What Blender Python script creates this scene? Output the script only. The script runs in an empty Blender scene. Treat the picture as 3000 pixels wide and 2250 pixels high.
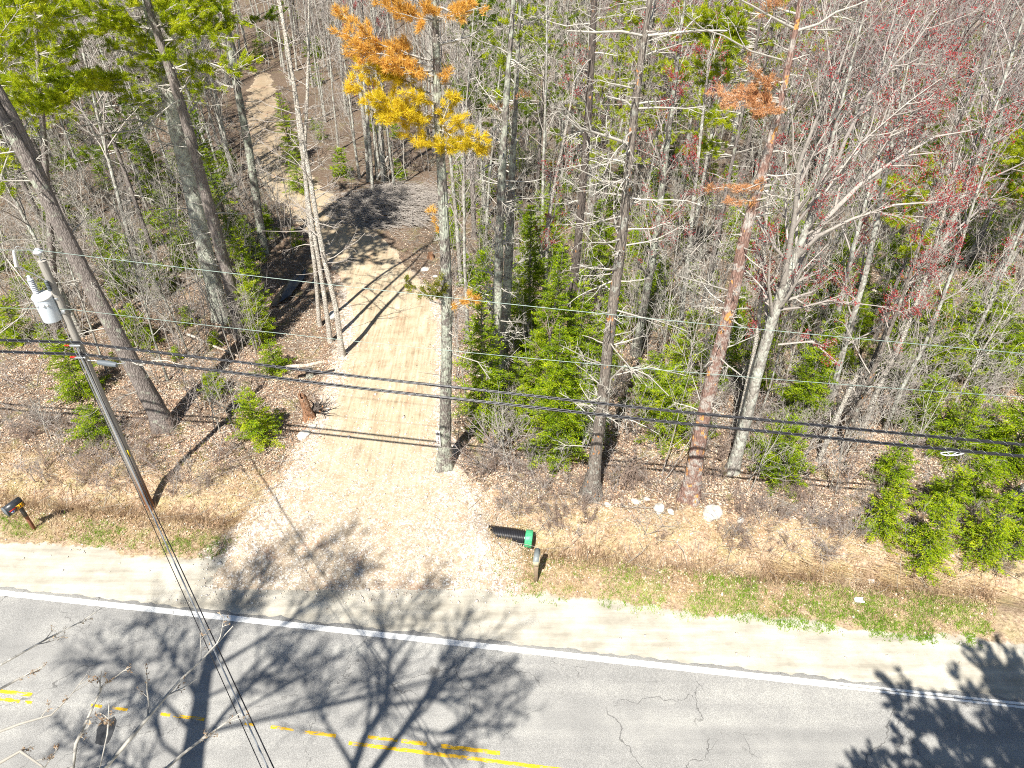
import bpy, math, random
import numpy as np
from mathutils import Vector

# ------------------------------------------------------------------ camera, sky, sun, exposure
SC = bpy.context.scene
COL = SC.collection
CAMZ, PITCH, F = 20.0, math.radians(38.8), 2080.0
CP, SP = math.cos(PITCH), math.sin(PITCH)
cam = bpy.data.cameras.new('camera'); camo = bpy.data.objects.new('camera', cam); COL.objects.link(camo)
camo.location = (0, 0, CAMZ); camo.rotation_euler = (math.pi/2 - PITCH, 0, 0)
cam.sensor_width = 36; cam.lens = F/3000*36; cam.clip_end = 3000; cam.clip_start = 0.1
SC.camera = camo
SUN_EL, SUN_AZ = math.radians(56), math.radians(19)       # shadows fall 19 degrees clockwise of +Y
W = bpy.data.worlds.new('World'); SC.world = W; W.use_nodes = True
bg = W.node_tree.nodes['Background']; sk = W.node_tree.nodes.new('ShaderNodeTexSky')
sk.sky_type = 'NISHITA'; sk.sun_disc = False; sk.sun_elevation = SUN_EL; sk.sun_rotation = math.pi + SUN_AZ
sk.air_density = 1.0; sk.dust_density = 0.3; sk.ozone_density = 1.5
W.node_tree.links.new(sk.outputs[0], bg.inputs[0]); bg.inputs[1].default_value = 0.052
sun = bpy.data.lights.new('sun', 'SUN'); sun.energy = 5.0; sun.angle = math.radians(0.6); sun.color = (1, .955, .87)
suno = bpy.data.objects.new('sun', sun); COL.objects.link(suno)
SD = Vector((math.sin(SUN_AZ)*math.cos(SUN_EL), math.cos(SUN_AZ)*math.cos(SUN_EL), -math.sin(SUN_EL)))
suno.rotation_euler = SD.to_track_quat('-Z', 'Y').to_euler(); suno.location = (-10, -20, 60)
SC.view_settings.view_transform = 'Standard'; SC.view_settings.look = 'None'
SC.view_settings.exposure = 1.0; SC.view_settings.gamma = 1.0
SC.cycles.max_bounces = 5; SC.cycles.diffuse_bounces = 3; SC.cycles.transparent_max_bounces = 4
SC.cycles.use_denoising = False; SC.cycles.filter_width = 1.05
SHX, SHY = SD.x/-SD.z, SD.y/-SD.z                          # shadow offset per metre of height

# ------------------------------------------------------------------ where a pixel of the photograph lies
def ray(px, py):
    u, v = px-1500., py-1125.
    return np.array([u, F*CP - v*SP, -(F*SP + v*CP)])
def G(px, py, z=0.):
    r = ray(px, py); return np.array([0, 0, CAMZ]) + r*((z-CAMZ)/r[2])
def PY(px, py, Y):
    r = ray(px, py); return np.array([0, 0, CAMZ]) + r*(Y/r[1])
def PD(px, py, d):
    return G(px, py, CAMZ-d)
def depth(p): return p[1]*CP + (CAMZ-p[2])*SP
def project(p):
    d = depth(p); return 1500+F*p[0]/d, 1125+F*((CAMZ-p[2])*CP - p[1]*SP)/d

# ------------------------------------------------------------------ terrain height
def edge_y(x): return 11.87 - .1203*x
def s_of(x, y): return (y-edge_y(x))*.9928
def sstep(a, b, t):
    t = np.clip((t-a)/(b-a), 0, 1); return t*t*(3-2*t)
def vnoise(x, y, seed=0.):
    return (np.sin(x*1.7+seed)*np.cos(y*1.3-seed*2)+.5*np.sin(x*3.9-y*2.1+seed)+.35*np.cos(y*5.3+x*1.9+seed*3)
            + .25*np.sin(x*9.1+y*7.7+seed))/2.1
DRIVE = [(1745,560,1470),(1690,590,1440),(1640,640,1420),(1560,740,1412),(1480,800,1395),(1380,870,1310),(1280,925,1287),
         (1180,972,1282),(1080,1000,1285),(980,1025,1290),(900,1022,1275),(820,990,1235),(740,940,1170),(670,885,1105),
         (610,825,1040),(560,775,960),(500,742,900),(440,728,855),(380,712,838),(320,715,822),(270,728,808),(240,738,800),(215,752,788)]
def drive_edges():
    return (np.array([G(l, y)[:2] for y, l, r in DRIVE]), np.array([G(r, y)[:2] for y, l, r in DRIVE]))
DL, DR = drive_edges()
def drive_mask(x, y):
    """signed distance-like: >0 inside the driveway"""
    yl = (DL[:,1]+DR[:,1])/2
    l = np.interp(y, yl, DL[:,0]); r = np.interp(y, yl, DR[:,0])
    m = np.minimum(x-l, r-x)
    return np.where((y < yl[0]-.3) | (y > yl[-1]), -9, m)
def height(x, y):
    x = np.asarray(x, float); y = np.asarray(y, float)
    s = s_of(x, y)
    z = np.zeros_like(s)
    d = drive_mask(x, y)
    away = 1-sstep(-1.4, -.1, d)
    gate = away*np.where(x < -4, sstep(-9.3, -10.6, x), sstep(.0, .9, x))
    z -= .62*np.exp(-((s-4.35)/.75)**2)*gate
    z += sstep(3.2, 7, s)*(.12*vnoise(x*.55, y*.55, 1.)+.06*vnoise(x*1.9, y*1.8, 3.))*away
    z += sstep(6, 12, s)*.25*vnoise(x*.16, y*.16, 5.)*away
    z += -.02*sstep(.05, -.4, s)
    z += .035*vnoise(x*2.2, y*2.2, 8.)*sstep(1.2, 3, s)*away
    z += .012*vnoise(x*3, y*3, 2.)*sstep(.1, .6, s)
    z += .42*np.exp(-(((x+1.25)/.55)**4+((y-16.1)/.9)**2))
    z += .22*np.exp(-(((x+.55)/.5)**2+((y-15.75)/.4)**2))
    # stream hollow left of the driveway
    c = G(850, 860); z -= .45*np.exp(-(((x-c[0])/1.3)**2+((y-c[1])/3.2)**2))
    z += .9*sstep(60, 140, y)
    return z
def H(x, y): return float(height(x, y))
def ground(px, py):
    p = G(px, py)
    for _ in range(4): p = G(px, py, H(p[0], p[1]))
    return p

# ------------------------------------------------------------------ object helpers
def setp(o, label=None, cat=None, group=None, kind=None):
    if label: o['label'] = label
    if cat: o['category'] = cat
    if group: o['group'] = group
    if kind: o['kind'] = kind
    return o
def thing(name, label, cat, loc=(0,0,0), group=None, rz=0):
    o = bpy.data.objects.new(name, None); COL.objects.link(o); o.empty_display_size = .3
    o.location = [float(c) for c in loc]; o.rotation_euler = (0, 0, rz)
    return setp(o, label, cat, group)
class MB:
    def __init__(s): s.v = []; s.q = []; s.t = []; s.n = 0
    def add(s, v, q=None, t=None):
        v = np.asarray(v, float).reshape(-1, 3); s.v.append(v)
        if q is not None and len(q): s.q.append(np.asarray(q, int).reshape(-1, 4)+s.n)
        if t is not None and len(t): s.t.append(np.asarray(t, int).reshape(-1, 3)+s.n)
        s.n += len(v)
    def mesh(s, name, mat, smooth=False):
        me = bpy.data.meshes.new(name)
        v = np.concatenate(s.v) if s.v else np.zeros((0,3))
        q = np.concatenate(s.q) if s.q else np.zeros((0,4), int)
        t = np.concatenate(s.t) if s.t else np.zeros((0,3), int)
        me.vertices.add(len(v)); me.vertices.foreach_set('co', v.astype(np.float32).ravel())
        nl = q.size+t.size; me.loops.add(nl); me.loops.foreach_set('vertex_index', np.concatenate([q.ravel(), t.ravel()]).astype(np.int32))
        me.polygons.add(len(q)+len(t))
        st = np.concatenate([np.arange(len(q))*4, q.size+np.arange(len(t))*3]).astype(np.int32)
        me.polygons.foreach_set('loop_start', st)
        me.polygons.foreach_set('loop_total', np.concatenate([np.full(len(q),4), np.full(len(t),3)]).astype(np.int32))
        if smooth: me.polygons.foreach_set('use_smooth', np.ones(len(q)+len(t), bool))
        me.update(calc_edges=True)
        if mat: me.materials.append(mat)
        return me
    def build(s, name, mat, parent=None, smooth=False, loc=None):
        o = bpy.data.objects.new(name, s.mesh(name, mat, smooth)); COL.objects.link(o)
        if parent: o.parent = parent
        if loc is not None: o.location = [float(c) for c in loc]
        return o
def box(mb, c, sz, rz=0., bev=0., tilt=None):
    x, y, z = [k/2 for k in sz]; b = min(bev, x*.9, y*.9, z*.9)
    if b > 0:
        rings = []
        for zz, ins in ((-z, b), (-z+b, 0), (z-b, 0), (z, b)):
            X, Y = x-ins, y-ins
            rings.append([(X,-Y+b,zz),(X,Y-b,zz),(X-b,Y,zz),(-X+b,Y,zz),(-X,Y-b,zz),(-X,-Y+b,zz),(-X+b,-Y,zz),(X-b,-Y,zz)])
        v = np.array(rings).reshape(-1, 3); q = []
        for i in range(3):
            for j in range(8): q.append((i*8+j, i*8+(j+1)%8, (i+1)*8+(j+1)%8, (i+1)*8+j))
        for o_, f in ((0, -1), (24, 1)):
            a = [o_+k for k in range(8)]
            qq = [(a[0],a[1],a[2],a[7]),(a[7],a[2],a[3],a[6]),(a[6],a[3],a[4],a[5])]
            q += [w if f > 0 else w[::-1] for w in qq]
    else:
        v = np.array([(i,j,k) for k in (-z,z) for j in (-y,y) for i in (-x,x)])
        q = [(0,2,3,1),(4,5,7,6),(0,1,5,4),(2,6,7,3),(0,4,6,2),(1,3,7,5)]
    if tilt is not None: v = v @ np.array(tilt).T
    R = np.array([[math.cos(rz),-math.sin(rz),0],[math.sin(rz),math.cos(rz),0],[0,0,1]])
    mb.add(v @ R.T + np.array(c), q)
def tubes(mb, polys, sides=4, cap=False):
    """polys: list of (pts (n,3), radii (n,)), grouped by length and built together"""
    groups = {}
    for p, r in polys: groups.setdefault(len(p), []).append((p, r))
    a = np.arange(sides)*2*math.pi/sides; ca, sa = np.cos(a), np.sin(a)
    for n, L in groups.items():
        P = np.array([x[0] for x in L], float); R = np.array([x[1] for x in L], float)
        T = np.empty_like(P); T[:,1:-1] = P[:,2:]-P[:,:-2]; T[:,0] = P[:,1]-P[:,0]; T[:,-1] = P[:,-1]-P[:,-2]
        T /= np.linalg.norm(T, axis=2, keepdims=True)+1e-9
        mT = T.mean(axis=1); ref = np.where(np.abs(mT[:,2:3]) > .75, np.array([[1.,.1,0]]), np.array([[0.,.1,1.]]))[:,None,:]
        U = np.cross(T, ref); U /= np.linalg.norm(U, axis=2, keepdims=True)+1e-9
        V = np.cross(T, U)
        v = P[:,:,None,:] + R[:,:,None,None]*(U[:,:,None,:]*ca[None,None,:,None]+V[:,:,None,:]*sa[None,None,:,None])
        m = len(L)
        i, j, k = np.meshgrid(np.arange(m), np.arange(n-1), np.arange(sides), indexing='ij')
        b = i*n*sides; k2 = (k+1) % sides
        q = np.stack([b+j*sides+k, b+j*sides+k2, b+(j+1)*sides+k2, b+(j+1)*sides+k], -1).reshape(-1, 4)
        mb.add(v.reshape(-1, 3), q)
        if cap and sides >= 3:
            for mi in range(m):
                for e, rr in ((0, -1), (n-1, 1)):
                    base = (mb.n - v.shape[0]*n*sides) + (mi*n+e)*sides
                    c = P[mi, e]; start = mb.n - v.shape[0]*n*sides
                    tri = [(0, 1+k, 1+(k+1) % sides) if rr > 0 else (0, 1+(k+1) % sides, 1+k) for k in range(sides)]
                    CAPS.append((np.vstack([c, v[mi, e]]), tri))
        while CAPS:
            cv, ct = CAPS.pop(); mb.add(cv, None, ct)
CAPS = []
def lathe(mb, prof, sides=20, c=(0,0,0), axis=None):
    """prof: [(radius, z)] about z; axis: rows of a rotation matrix"""
    a = np.arange(sides)*2*math.pi/sides
    v = np.array([(r*math.cos(t), r*math.sin(t), z) for r, z in prof for t in a])
    q = [(i*sides+k, i*sides+(k+1) % sides, (i+1)*sides+(k+1) % sides, (i+1)*sides+k) for i in range(len(prof)-1) for k in range(sides)]
    if axis is not None: v = v @ np.array(axis).T
    mb.add(v+np.array(c), q)

# ------------------------------------------------------------------ materials
def new_mat(name):
    m = bpy.data.materials.new(name); m.use_nodes = True; nt = m.node_tree; nt.nodes.clear()
    out = nt.nodes.new('ShaderNodeOutputMaterial'); return m, nt, out
class NT:
    def __init__(s, nt): s.nt = nt
    def n(s, t, **kw):
        x = s.nt.nodes.new('ShaderNode'+t)
        for k, v in kw.items(): setattr(x, k, v)
        return x
    def l(s, a, b): s.nt.links.new(a, b)
    def ramp(s, src, stops, interp='LINEAR'):
        r = s.n('ValToRGB'); e = r.color_ramp.elements; r.color_ramp.interpolation = interp
        e[0].position = stops[0][0]; e[0].color = (*stops[0][1], 1)
        e[1].position = stops[-1][0]; e[1].color = (*stops[-1][1], 1)
        for p, c in stops[1:-1]:
            x = e.new(p); x.color = (*c, 1)
        s.l(src, r.inputs[0]); return r.outputs[0]
    def noise(s, vec, scale, detail=4, rough=.6, dist=0):
        x = s.n('TexNoise'); x.inputs['Scale'].default_value = scale; x.inputs['Detail'].default_value = detail
        x.inputs['Roughness'].default_value = rough; x.inputs['Distortion'].default_value = dist
        s.l(vec, x.inputs['Vector']); return x.outputs[0]
    def voro(s, vec, scale, feature='F1', out='Distance', rnd=1):
        x = s.n('TexVoronoi', feature=feature); x.inputs['Scale'].default_value = scale; x.inputs['Randomness'].default_value = rnd
        s.l(vec, x.inputs['Vector']); return x.outputs[out]
    def mix(s, f, a, b, mode='MIX'):
        x = s.n('Mix', data_type='RGBA', blend_type=mode)
        for val, i in ((f, 0), (a, 6), (b, 7)):
            if isinstance(val, (int, float)): x.inputs[i].default_value = val
            elif isinstance(val, tuple): x.inputs[i].default_value = (*val, 1)
            else: s.l(val, x.inputs[i])
        return x.outputs[2]
    def math(s, op, a, b=0.):
        x = s.n('Math', operation=op)
        for i, v in enumerate((a, b)):
            if isinstance(v, (int, float)): x.inputs[i].default_value = v
            else: s.l(v, x.inputs[i])
        return x.outputs[0]
    def maprange(s, v, a, b, c=0., d=1.):
        x = s.n('MapRange'); s.l(v, x.inputs[0])
        for i, k in enumerate((a, b, c, d)): x.inputs[i+1].default_value = k
        return x.outputs[0]
    def scale(s, vec, sc):
        x = s.n('VectorMath', operation='MULTIPLY'); s.l(vec, x.inputs[0]); x.inputs[1].default_value = sc; return x.outputs[0]
    def add(s, a, b):
        x = s.n('VectorMath', operation='ADD'); s.l(a, x.inputs[0]); s.l(b, x.inputs[1]); return x.outputs[0]
    def bump(s, h, strength, dist=.02):
        x = s.n('Bump'); x.inputs['Strength'].default_value = strength; x.inputs['Distance'].default_value = dist
        s.l(h, x.inputs['Height']); return x.outputs[0]
    def principled(s, out, col, rough=.9, normal=None, metal=0., spec=.3):
        p = s.n('BsdfPrincipled')
        if isinstance(col, tuple): p.inputs['Base Color'].default_value = (*col, 1)
        else: s.l(col, p.inputs['Base Color'])
        p.inputs['Roughness'].default_value = rough; p.inputs['Metallic'].default_value = metal
        p.inputs['Specular IOR Level'].default_value = spec
        if normal is not None: s.l(normal, p.inputs['Normal'])
        s.l(p.outputs[0], out.inputs[0]); return p
def plain(name, col, rough=.6, metal=0., wear=.25, scale=6., dark=None, spec=.4):
    m, nt, out = new_mat(name); k = NT(nt); tc = k.n('TexCoord').outputs['Object']
    n1 = k.noise(tc, scale, 5, .7)
    c = k.mix(k.maprange(n1, .35, .7), col, dark or tuple(x*(1-wear) for x in col))
    k.principled(out, c, rough, k.bump(k.noise(tc, scale*6, 3), .15, .003), metal, spec); return m
def leafy(name, cols, trans=.35, pos_scale=.8, pos_amt=.5):
    """foliage or leaves: one colour per blade, large soft clumps of variation"""
    m, nt, out = new_mat(name); k = NT(nt)
    geo = k.n('NewGeometry'); tc = k.n('TexCoord').outputs['Object']
    n = k.noise(tc, pos_scale, 2, .5)
    f = k.math('ADD', k.math('MULTIPLY', geo.outputs['Random Per Island'], 1-pos_amt), k.math('MULTIPLY', k.maprange(n, .3, .7), pos_amt))
    c = k.ramp(f, [(i/(len(cols)-1), q) for i, q in enumerate(cols)])
    d = k.n('BsdfDiffuse'); k.l(c, d.inputs[0]); t = k.n('BsdfTranslucent'); k.l(c, t.inputs[0])
    mx = k.n('MixShader'); mx.inputs[0].default_value = trans; k.l(d.outputs[0], mx.inputs[1]); k.l(t.outputs[0], mx.inputs[2])
    k.l(mx.outputs[0], out.inputs[0]); return m
def bark(name, base, dark, lichen, lamt=.5, peel=None, pamt=.0, vs=(1,1,.2), scale=17.):
    m, nt, out = new_mat(name); k = NT(nt); tc = k.n('TexCoord').outputs['Object']
    st = k.scale(tc, vs)
    v = k.voro(k.add(st, k.scale(k.n('TexNoise').outputs['Color'], (.1,.1,.1))), scale, 'DISTANCE_TO_EDGE')
    n1 = k.noise(st, scale*2.5, 5, .7)
    f = k.math('ADD', k.maprange(v, 0, .22, .0, .6), k.math('MULTIPLY', n1, .6))
    c = k.mix(k.maprange(f, .15, .75), k.mix(.35, dark, base), base)
    l1 = k.noise(tc, 3.2, 6, .72)
    c = k.mix(k.math('MULTIPLY', k.maprange(l1, .62-lamt*.25, .7-lamt*.2), .85), c, lichen)
    if peel:
        pn = k.noise(k.scale(tc, (1.3,1.3,.75)), 2.6, 5, .68)
        c = k.mix(k.maprange(pn, .66-pamt*.2, .675-pamt*.2), c, k.mix(k.noise(tc, 9, 3), peel, tuple(q*.55 for q in peel)))
    k.principled(out, c, .95, k.bump(f, .9, .03), 0, .1); return m
def twig(name, a, b):
    m, nt, out = new_mat(name); k = NT(nt); g = k.n('NewGeometry'); tc = k.n('TexCoord').outputs['Object']
    c = k.mix(g.outputs['Random Per Island'], a, b)
    c = k.mix(k.maprange(k.noise(tc, 14, 3), .35, .7), c, tuple(q*.55 for q in a))
    k.principled(out, c, .9, None, 0, .1); return m

M = {}
M['bark_pine'] = bark('pine bark', (.27,.235,.215), (.055,.045,.04), (.42,.45,.36), .25)
M['bark_lichen'] = bark('lichened bark', (.22,.195,.175), (.05,.042,.038), (.47,.50,.41), .68)
M['bark_pale'] = bark('pale lichened bark', (.33,.30,.27), (.10,.085,.075), (.54,.57,.48), .9)
M['bark_snag'] = bark('dark snag bark', (.15,.125,.11), (.04,.033,.03), (.3,.29,.26), .15, (.55,.27,.12), .15)
M['bark_dead'] = bark('grey dead bark', (.25,.215,.185), (.06,.05,.045), (.42,.43,.38), .3, (.72,.33,.12), .2)
M['bark_red'] = bark('peeling red bark', (.30,.19,.155), (.10,.05,.04), (.46,.43,.39), .55, (.85,.42,.15), .32)
M['bark_hard'] = bark('hardwood bark', (.34,.315,.28), (.13,.11,.1), (.52,.54,.47), .6, vs=(1,1,.5), scale=6)
M['bark_birch'] = bark('pale stem bark', (.50,.46,.40), (.2,.17,.15), (.6,.58,.52), .45, vs=(1,1,.6), scale=14)
M['twig'] = twig('grey twigs', (.52,.475,.425), (.30,.26,.24))
M['twig_pale'] = twig('pale dead twigs', (.58,.55,.49), (.36,.33,.29))
M['twig_brown'] = twig('brown twigs', (.38,.29,.24), (.24,.18,.15))
M['twig_mauve'] = twig('mauve twigs', (.48,.43,.405), (.29,.245,.23))
M['buds'] = leafy('red maple buds', [(.24,.035,.04),(.36,.05,.055),(.42,.09,.08)], .3)
M['pine_green'] = leafy('pine needles', [(.10,.16,.01),(.30,.39,.018),(.52,.58,.025),(.74,.72,.05)], .5)
M['pine_dark'] = leafy('dark pine needles', [(.03,.065,.008),(.10,.17,.012),(.22,.3,.015),(.42,.46,.03)], .4)
M['pine_gold'] = leafy('golden dying needles', [(.38,.33,.02),(.70,.54,.03),(.85,.66,.06),(.84,.50,.08)], .4)
M['pine_orange'] = leafy('orange dead needles', [(.50,.27,.06),(.74,.42,.09),(.84,.56,.15)], .35)
M['pine_salmon'] = leafy('salmon dead needles', [(.42,.22,.10),(.62,.33,.16),(.78,.48,.27)], .35)
M['fir'] = leafy('fir sprays', [(.04,.085,.008),(.15,.25,.012),(.32,.42,.016),(.58,.62,.03)], .35, 1.6, .45)
M['fir_lime'] = leafy('lime fir sprays', [(.06,.12,.01),(.2,.32,.015),(.40,.48,.02),(.62,.62,.04)], .35, 1.6, .45)
M['ever_olive'] = leafy('olive seedlings', [(.12,.13,.02),(.24,.25,.03),(.36,.35,.05)], .35)
M['litter'] = leafy('fallen leaves', [(.28,.16,.10),(.50,.32,.21),(.66,.48,.34),(.76,.66,.54),(.42,.23,.14)], .15, .5, .35)
M['grass'] = leafy('green grass', [(.12,.24,.015),(.24,.42,.03),(.42,.52,.09)], .35)
M['straw'] = leafy('dry straw', [(.34,.22,.11),(.58,.44,.26),(.72,.60,.42)], .25)
M['reed'] = leafy('dead reeds', [(.20,.13,.085),(.36,.25,.16),(.6,.49,.35)], .2)
M['cable'] = plain('black cable', (.02,.02,.025), .35, 0, .3, 3, spec=.6)
M['wire'] = plain('weathered copper wire', (.30,.38,.34), .5, .3, .2, 3)
M['steel'] = plain('galvanised steel', (.5,.52,.54), .4, .7, .2, 8)
M['porcelain'] = plain('grey porcelain', (.6,.62,.66), .25, 0, .1, 8, spec=.6)
M['tank'] = plain('transformer paint', (.62,.68,.74), .35, 0, .05, .5, spec=.5)
M['white_pl'] = plain('white plastic', (.75,.75,.75), .4, 0, .12, 8)
M['red_pl'] = plain('red plastic', (.62,.02,.015), .4, 0, .15, 8)
M['grey_pl'] = plain('grey cable housing', (.13,.15,.17), .5, 0, .2, 8)
M['yellow_pl'] = plain('yellow tag', (.8,.6,.02), .5, 0, .15, 8)
M['black_paint'] = plain('black mailbox paint', (.018,.02,.024), .35, 0, .2, 12, dark=(.05,.055,.06), spec=.6)
M['grey_paint'] = plain('weathered grey mailbox metal', (.24,.27,.27), .55, 0, .35, 14)
M['post_wood'] = plain('weathered post wood', (.33,.24,.16), .85, 0, .4, 9)
M['red_wood'] = plain('red stained post wood', (.27,.11,.06), .85, 0, .4, 9)
M['tan_wood'] = plain('tan board', (.55,.46,.3), .85, 0, .3, 9)
M['black_pipe'] = plain('black corrugated plastic', (.02,.02,.024), .35, 0, .3, 6, spec=.6)
M['green_pipe'] = plain('green pipe coupling', (.015,.33,.13), .45, 0, .4, 12, dark=(.12,.42,.22))
M['stump'] = bark('broken stump wood', (.36,.2,.12), (.1,.05,.03), (.5,.42,.33), .4, (.62,.26,.08), .25)
M['log'] = bark('fallen log', (.5,.42,.34), (.18,.13,.1), (.62,.58,.5), .5, vs=(1,1,1), scale=5)
M['black_ink'] = plain('black lettering', (.02,.02,.02), .6)
M['brown_ink'] = plain('brown lettering', (.12,.06,.04), .6)
M['number_plate'] = plain('amber number plate', (.85,.42,.01), .5, 0, .1)
M['blue_ink'] = plain('blue sticker', (.03,.04,.35), .5)
def rock_mat():
    m, nt, out = new_mat('pale boulder'); k = NT(nt); tc = k.n('TexCoord').outputs['Object']
    n = k.noise(tc, 3, 8, .7); c = k.ramp(n, [(.3,(.33,.3,.27)),(.5,(.55,.52,.47)),(.7,(.68,.66,.6))])
    c = k.mix(k.maprange(k.noise(tc, 7, 4), .6, .68), c, (.35,.38,.27))
    k.principled(out, c, .9, k.bump(n, .7, .06), 0, .2); return m
M['rock'] = rock_mat()
def pole_mat():
    m, nt, out = new_mat('weathered pole'); k = NT(nt); tc = k.n('TexCoord').outputs['Object']
    n = k.noise(k.scale(tc, (1,1,.05)), 30, 5, .7); sx = k.n('SeparateXYZ'); k.l(tc, sx.inputs[0])
    c = k.ramp(n, [(.3,(.10,.085,.07)),(.5,(.25,.22,.185)),(.72,(.42,.40,.36))])
    c = k.mix(.5, c, (.42,.405,.375))
    zf = k.maprange(k.math('ADD', sx.outputs[2], k.math('MULTIPLY', k.noise(tc, 2, 3), 1.4)), 1.6, 3.3)
    c = k.mix(zf, k.mix(n, (.36,.17,.08), (.12,.07,.045)), c)
    k.principled(out, c, .9, k.bump(n, .5, .01), 0, .15); return m
M['pole'] = pole_mat()

def ground_mat():
    m, nt, out = new_mat('forest floor and verge'); k = NT(nt); tc = k.n('TexCoord').outputs['Object']
    at = k.n('Attribute', attribute_name='zone'); sep = k.n('SeparateColor'); k.l(at.outputs['Color'], sep.inputs[0])
    warp = k.add(tc, k.scale(k.n('TexNoise').outputs['Color'], (.0,.0,.0)))
    cell = k.voro(warp, 13, 'F1', 'Color'); sc2 = k.n('SeparateColor'); k.l(cell, sc2.inputs[0])
    edge = k.voro(warp, 13, 'DISTANCE_TO_EDGE')
    leaf = k.ramp(sc2.outputs[0], [(0,(.13,.085,.06)),(.3,(.26,.175,.12)),(.55,(.36,.265,.19)),(.8,(.2,.125,.085)),(1,(.5,.42,.33))])
    leaf = k.mix(k.maprange(edge, 0, .12), (.07,.05,.038), leaf)
    big = k.noise(tc, .35, 5, .6)
    leaf = k.mix(k.maprange(big, .4, .65), leaf, k.mix(.6, leaf, (.13,.105,.08)))
    moss = k.noise(tc, .9, 5, .65)
    leaf = k.mix(k.math('MULTIPLY', k.maprange(moss, .56, .68), .5), leaf, (.26,.27,.08))
    dp = k.n('SeparateXYZ'); k.l(tc, dp.inputs[0]); leaf = k.mix(k.maprange(dp.outputs[1], 24, 44, 0, .55), leaf, (.10,.075,.055))  # shade of the deep woods put into the leaf colour, darker with distance
    # sand and dust of the shoulder
    sn = k.noise(tc, 1.1, 7, .65); sf = k.noise(tc, 40, 3, .6)
    streak = k.noise(k.scale(tc, (.25,2.2,1)), 1.5, 5, .6)
    sand = k.ramp(k.math('ADD', k.math('MULTIPLY', sn, .5), k.math('MULTIPLY', streak, .5)), [(.38,(.31,.285,.235)),(.5,(.43,.40,.335)),(.6,(.53,.50,.43))])
    sand = k.mix(k.math('MULTIPLY', k.maprange(sf, .45, .7), .4), sand, (.26,.235,.19))
    # dry verge
    gn = k.noise(tc, 9, 6, .75); g2 = k.noise(tc, 1.3, 5, .6)
    verge = k.ramp(gn, [(.32,(.12,.08,.055)),(.5,(.36,.26,.18)),(.68,(.58,.47,.33))])
    verge = k.mix(k.math('MULTIPLY', k.maprange(g2, .45, .65), .45), verge, (.36,.34,.14))
    nz = k.math('MULTIPLY', k.math('SUBTRACT', k.noise(tc, 2.2, 6, .7), .5), .9)
    fs = k.maprange(k.math('ADD', sep.outputs[0], nz), .42, .58)
    fv = k.maprange(k.math('ADD', sep.outputs[1], nz), .42, .58)
    # gravel spill
    gv = k.voro(tc, 11, 'F1', 'Color'); s3 = k.n('SeparateColor'); k.l(gv, s3.inputs[0])
    gravel = k.ramp(s3.outputs[1], [(0,(.38,.31,.25)),(.5,(.55,.47,.38)),(1,(.72,.68,.62))])
    gravel = k.mix(k.maprange(k.voro(tc, 11, 'DISTANCE_TO_EDGE'), 0, .1), (.25,.18,.13), gravel)
    fg = k.maprange(k.math('ADD', sep.outputs[2], nz), .42, .6)
    c = k.mix(fv, leaf, verge); c = k.mix(fg, c, gravel); c = k.mix(fs, c, sand)
    h = k.math('ADD', k.math('MULTIPLY', edge, .8), gn)
    b = k.n('Bump'); k.l(k.maprange(fs, 0, 1, .8, .15), b.inputs['Strength']); b.inputs['Distance'].default_value = .035; k.l(h, b.inputs['Height'])
    k.principled(out, c, .95, b.outputs[0], 0, .1); return m
def drive_mat():
    m, nt, out = new_mat('dirt driveway'); k = NT(nt); tc = k.n('TexCoord').outputs['Object']
    at = k.n('Attribute', attribute_name='zone'); sep = k.n('SeparateColor'); k.l(at.outputs['Color'], sep.inputs[0])
    n = k.noise(tc, 1.2, 8, .65); tr = k.noise(k.scale(tc, (5,.35,1)), 1.6, 5, .6)
    dirt = k.ramp(k.math('ADD', k.math('MULTIPLY', n, .5), k.math('MULTIPLY', tr, .5)), [(.38,(.28,.215,.14)),(.47,(.40,.325,.22)),(.55,(.47,.395,.28)),(.64,(.56,.49,.365))])
    dirt = k.mix(k.math('MULTIPLY', k.maprange(k.noise(tc, 30, 4, .7), .5, .7), .3), dirt, (.28,.2,.13))
    cl = k.voro(tc, 12, 'F1', 'Color'); s3 = k.n('SeparateColor'); k.l(cl, s3.inputs[0])
    ed = k.voro(tc, 12, 'DISTANCE_TO_EDGE')
    gravel = k.ramp(s3.outputs[1], [(0,(.33,.27,.2)),(.3,(.47,.40,.31)),(.7,(.58,.52,.43)),(1,(.72,.69,.63))])
    gravel = k.mix(k.maprange(ed, 0, .1), (.27,.2,.15), gravel)
    gravel = k.mix(k.maprange(k.noise(tc, 1.3, 6, .7), .46, .6), gravel, k.mix(.5, gravel, (.42,.32,.22)))
    gravel = k.mix(k.maprange(k.noise(tc, 7, 4, .7), .54, .7), gravel, k.mix(.5, gravel, (.24,.18,.13)))
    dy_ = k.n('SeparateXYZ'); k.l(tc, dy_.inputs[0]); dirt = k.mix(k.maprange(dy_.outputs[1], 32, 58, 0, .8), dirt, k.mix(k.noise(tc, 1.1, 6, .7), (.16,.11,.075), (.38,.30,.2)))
    nz = k.math('MULTIPLY', k.math('SUBTRACT', k.noise(tc, 1.6, 6, .7), .5), 1.3)
    f = k.maprange(k.math('ADD', sep.outputs[2], nz), .25, .95)
    c = k.mix(f, dirt, gravel)
    c = k.mix(k.math('MULTIPLY', k.maprange(k.noise(tc, .8, 6, .7), .55, .66), .4), c, (.42,.22,.13))
    k.principled(out, c, .95, k.bump(k.math('ADD', k.math('MULTIPLY', ed, f), k.noise(tc, 12, 6)), .5, .04), 0, .1); return m
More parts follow.
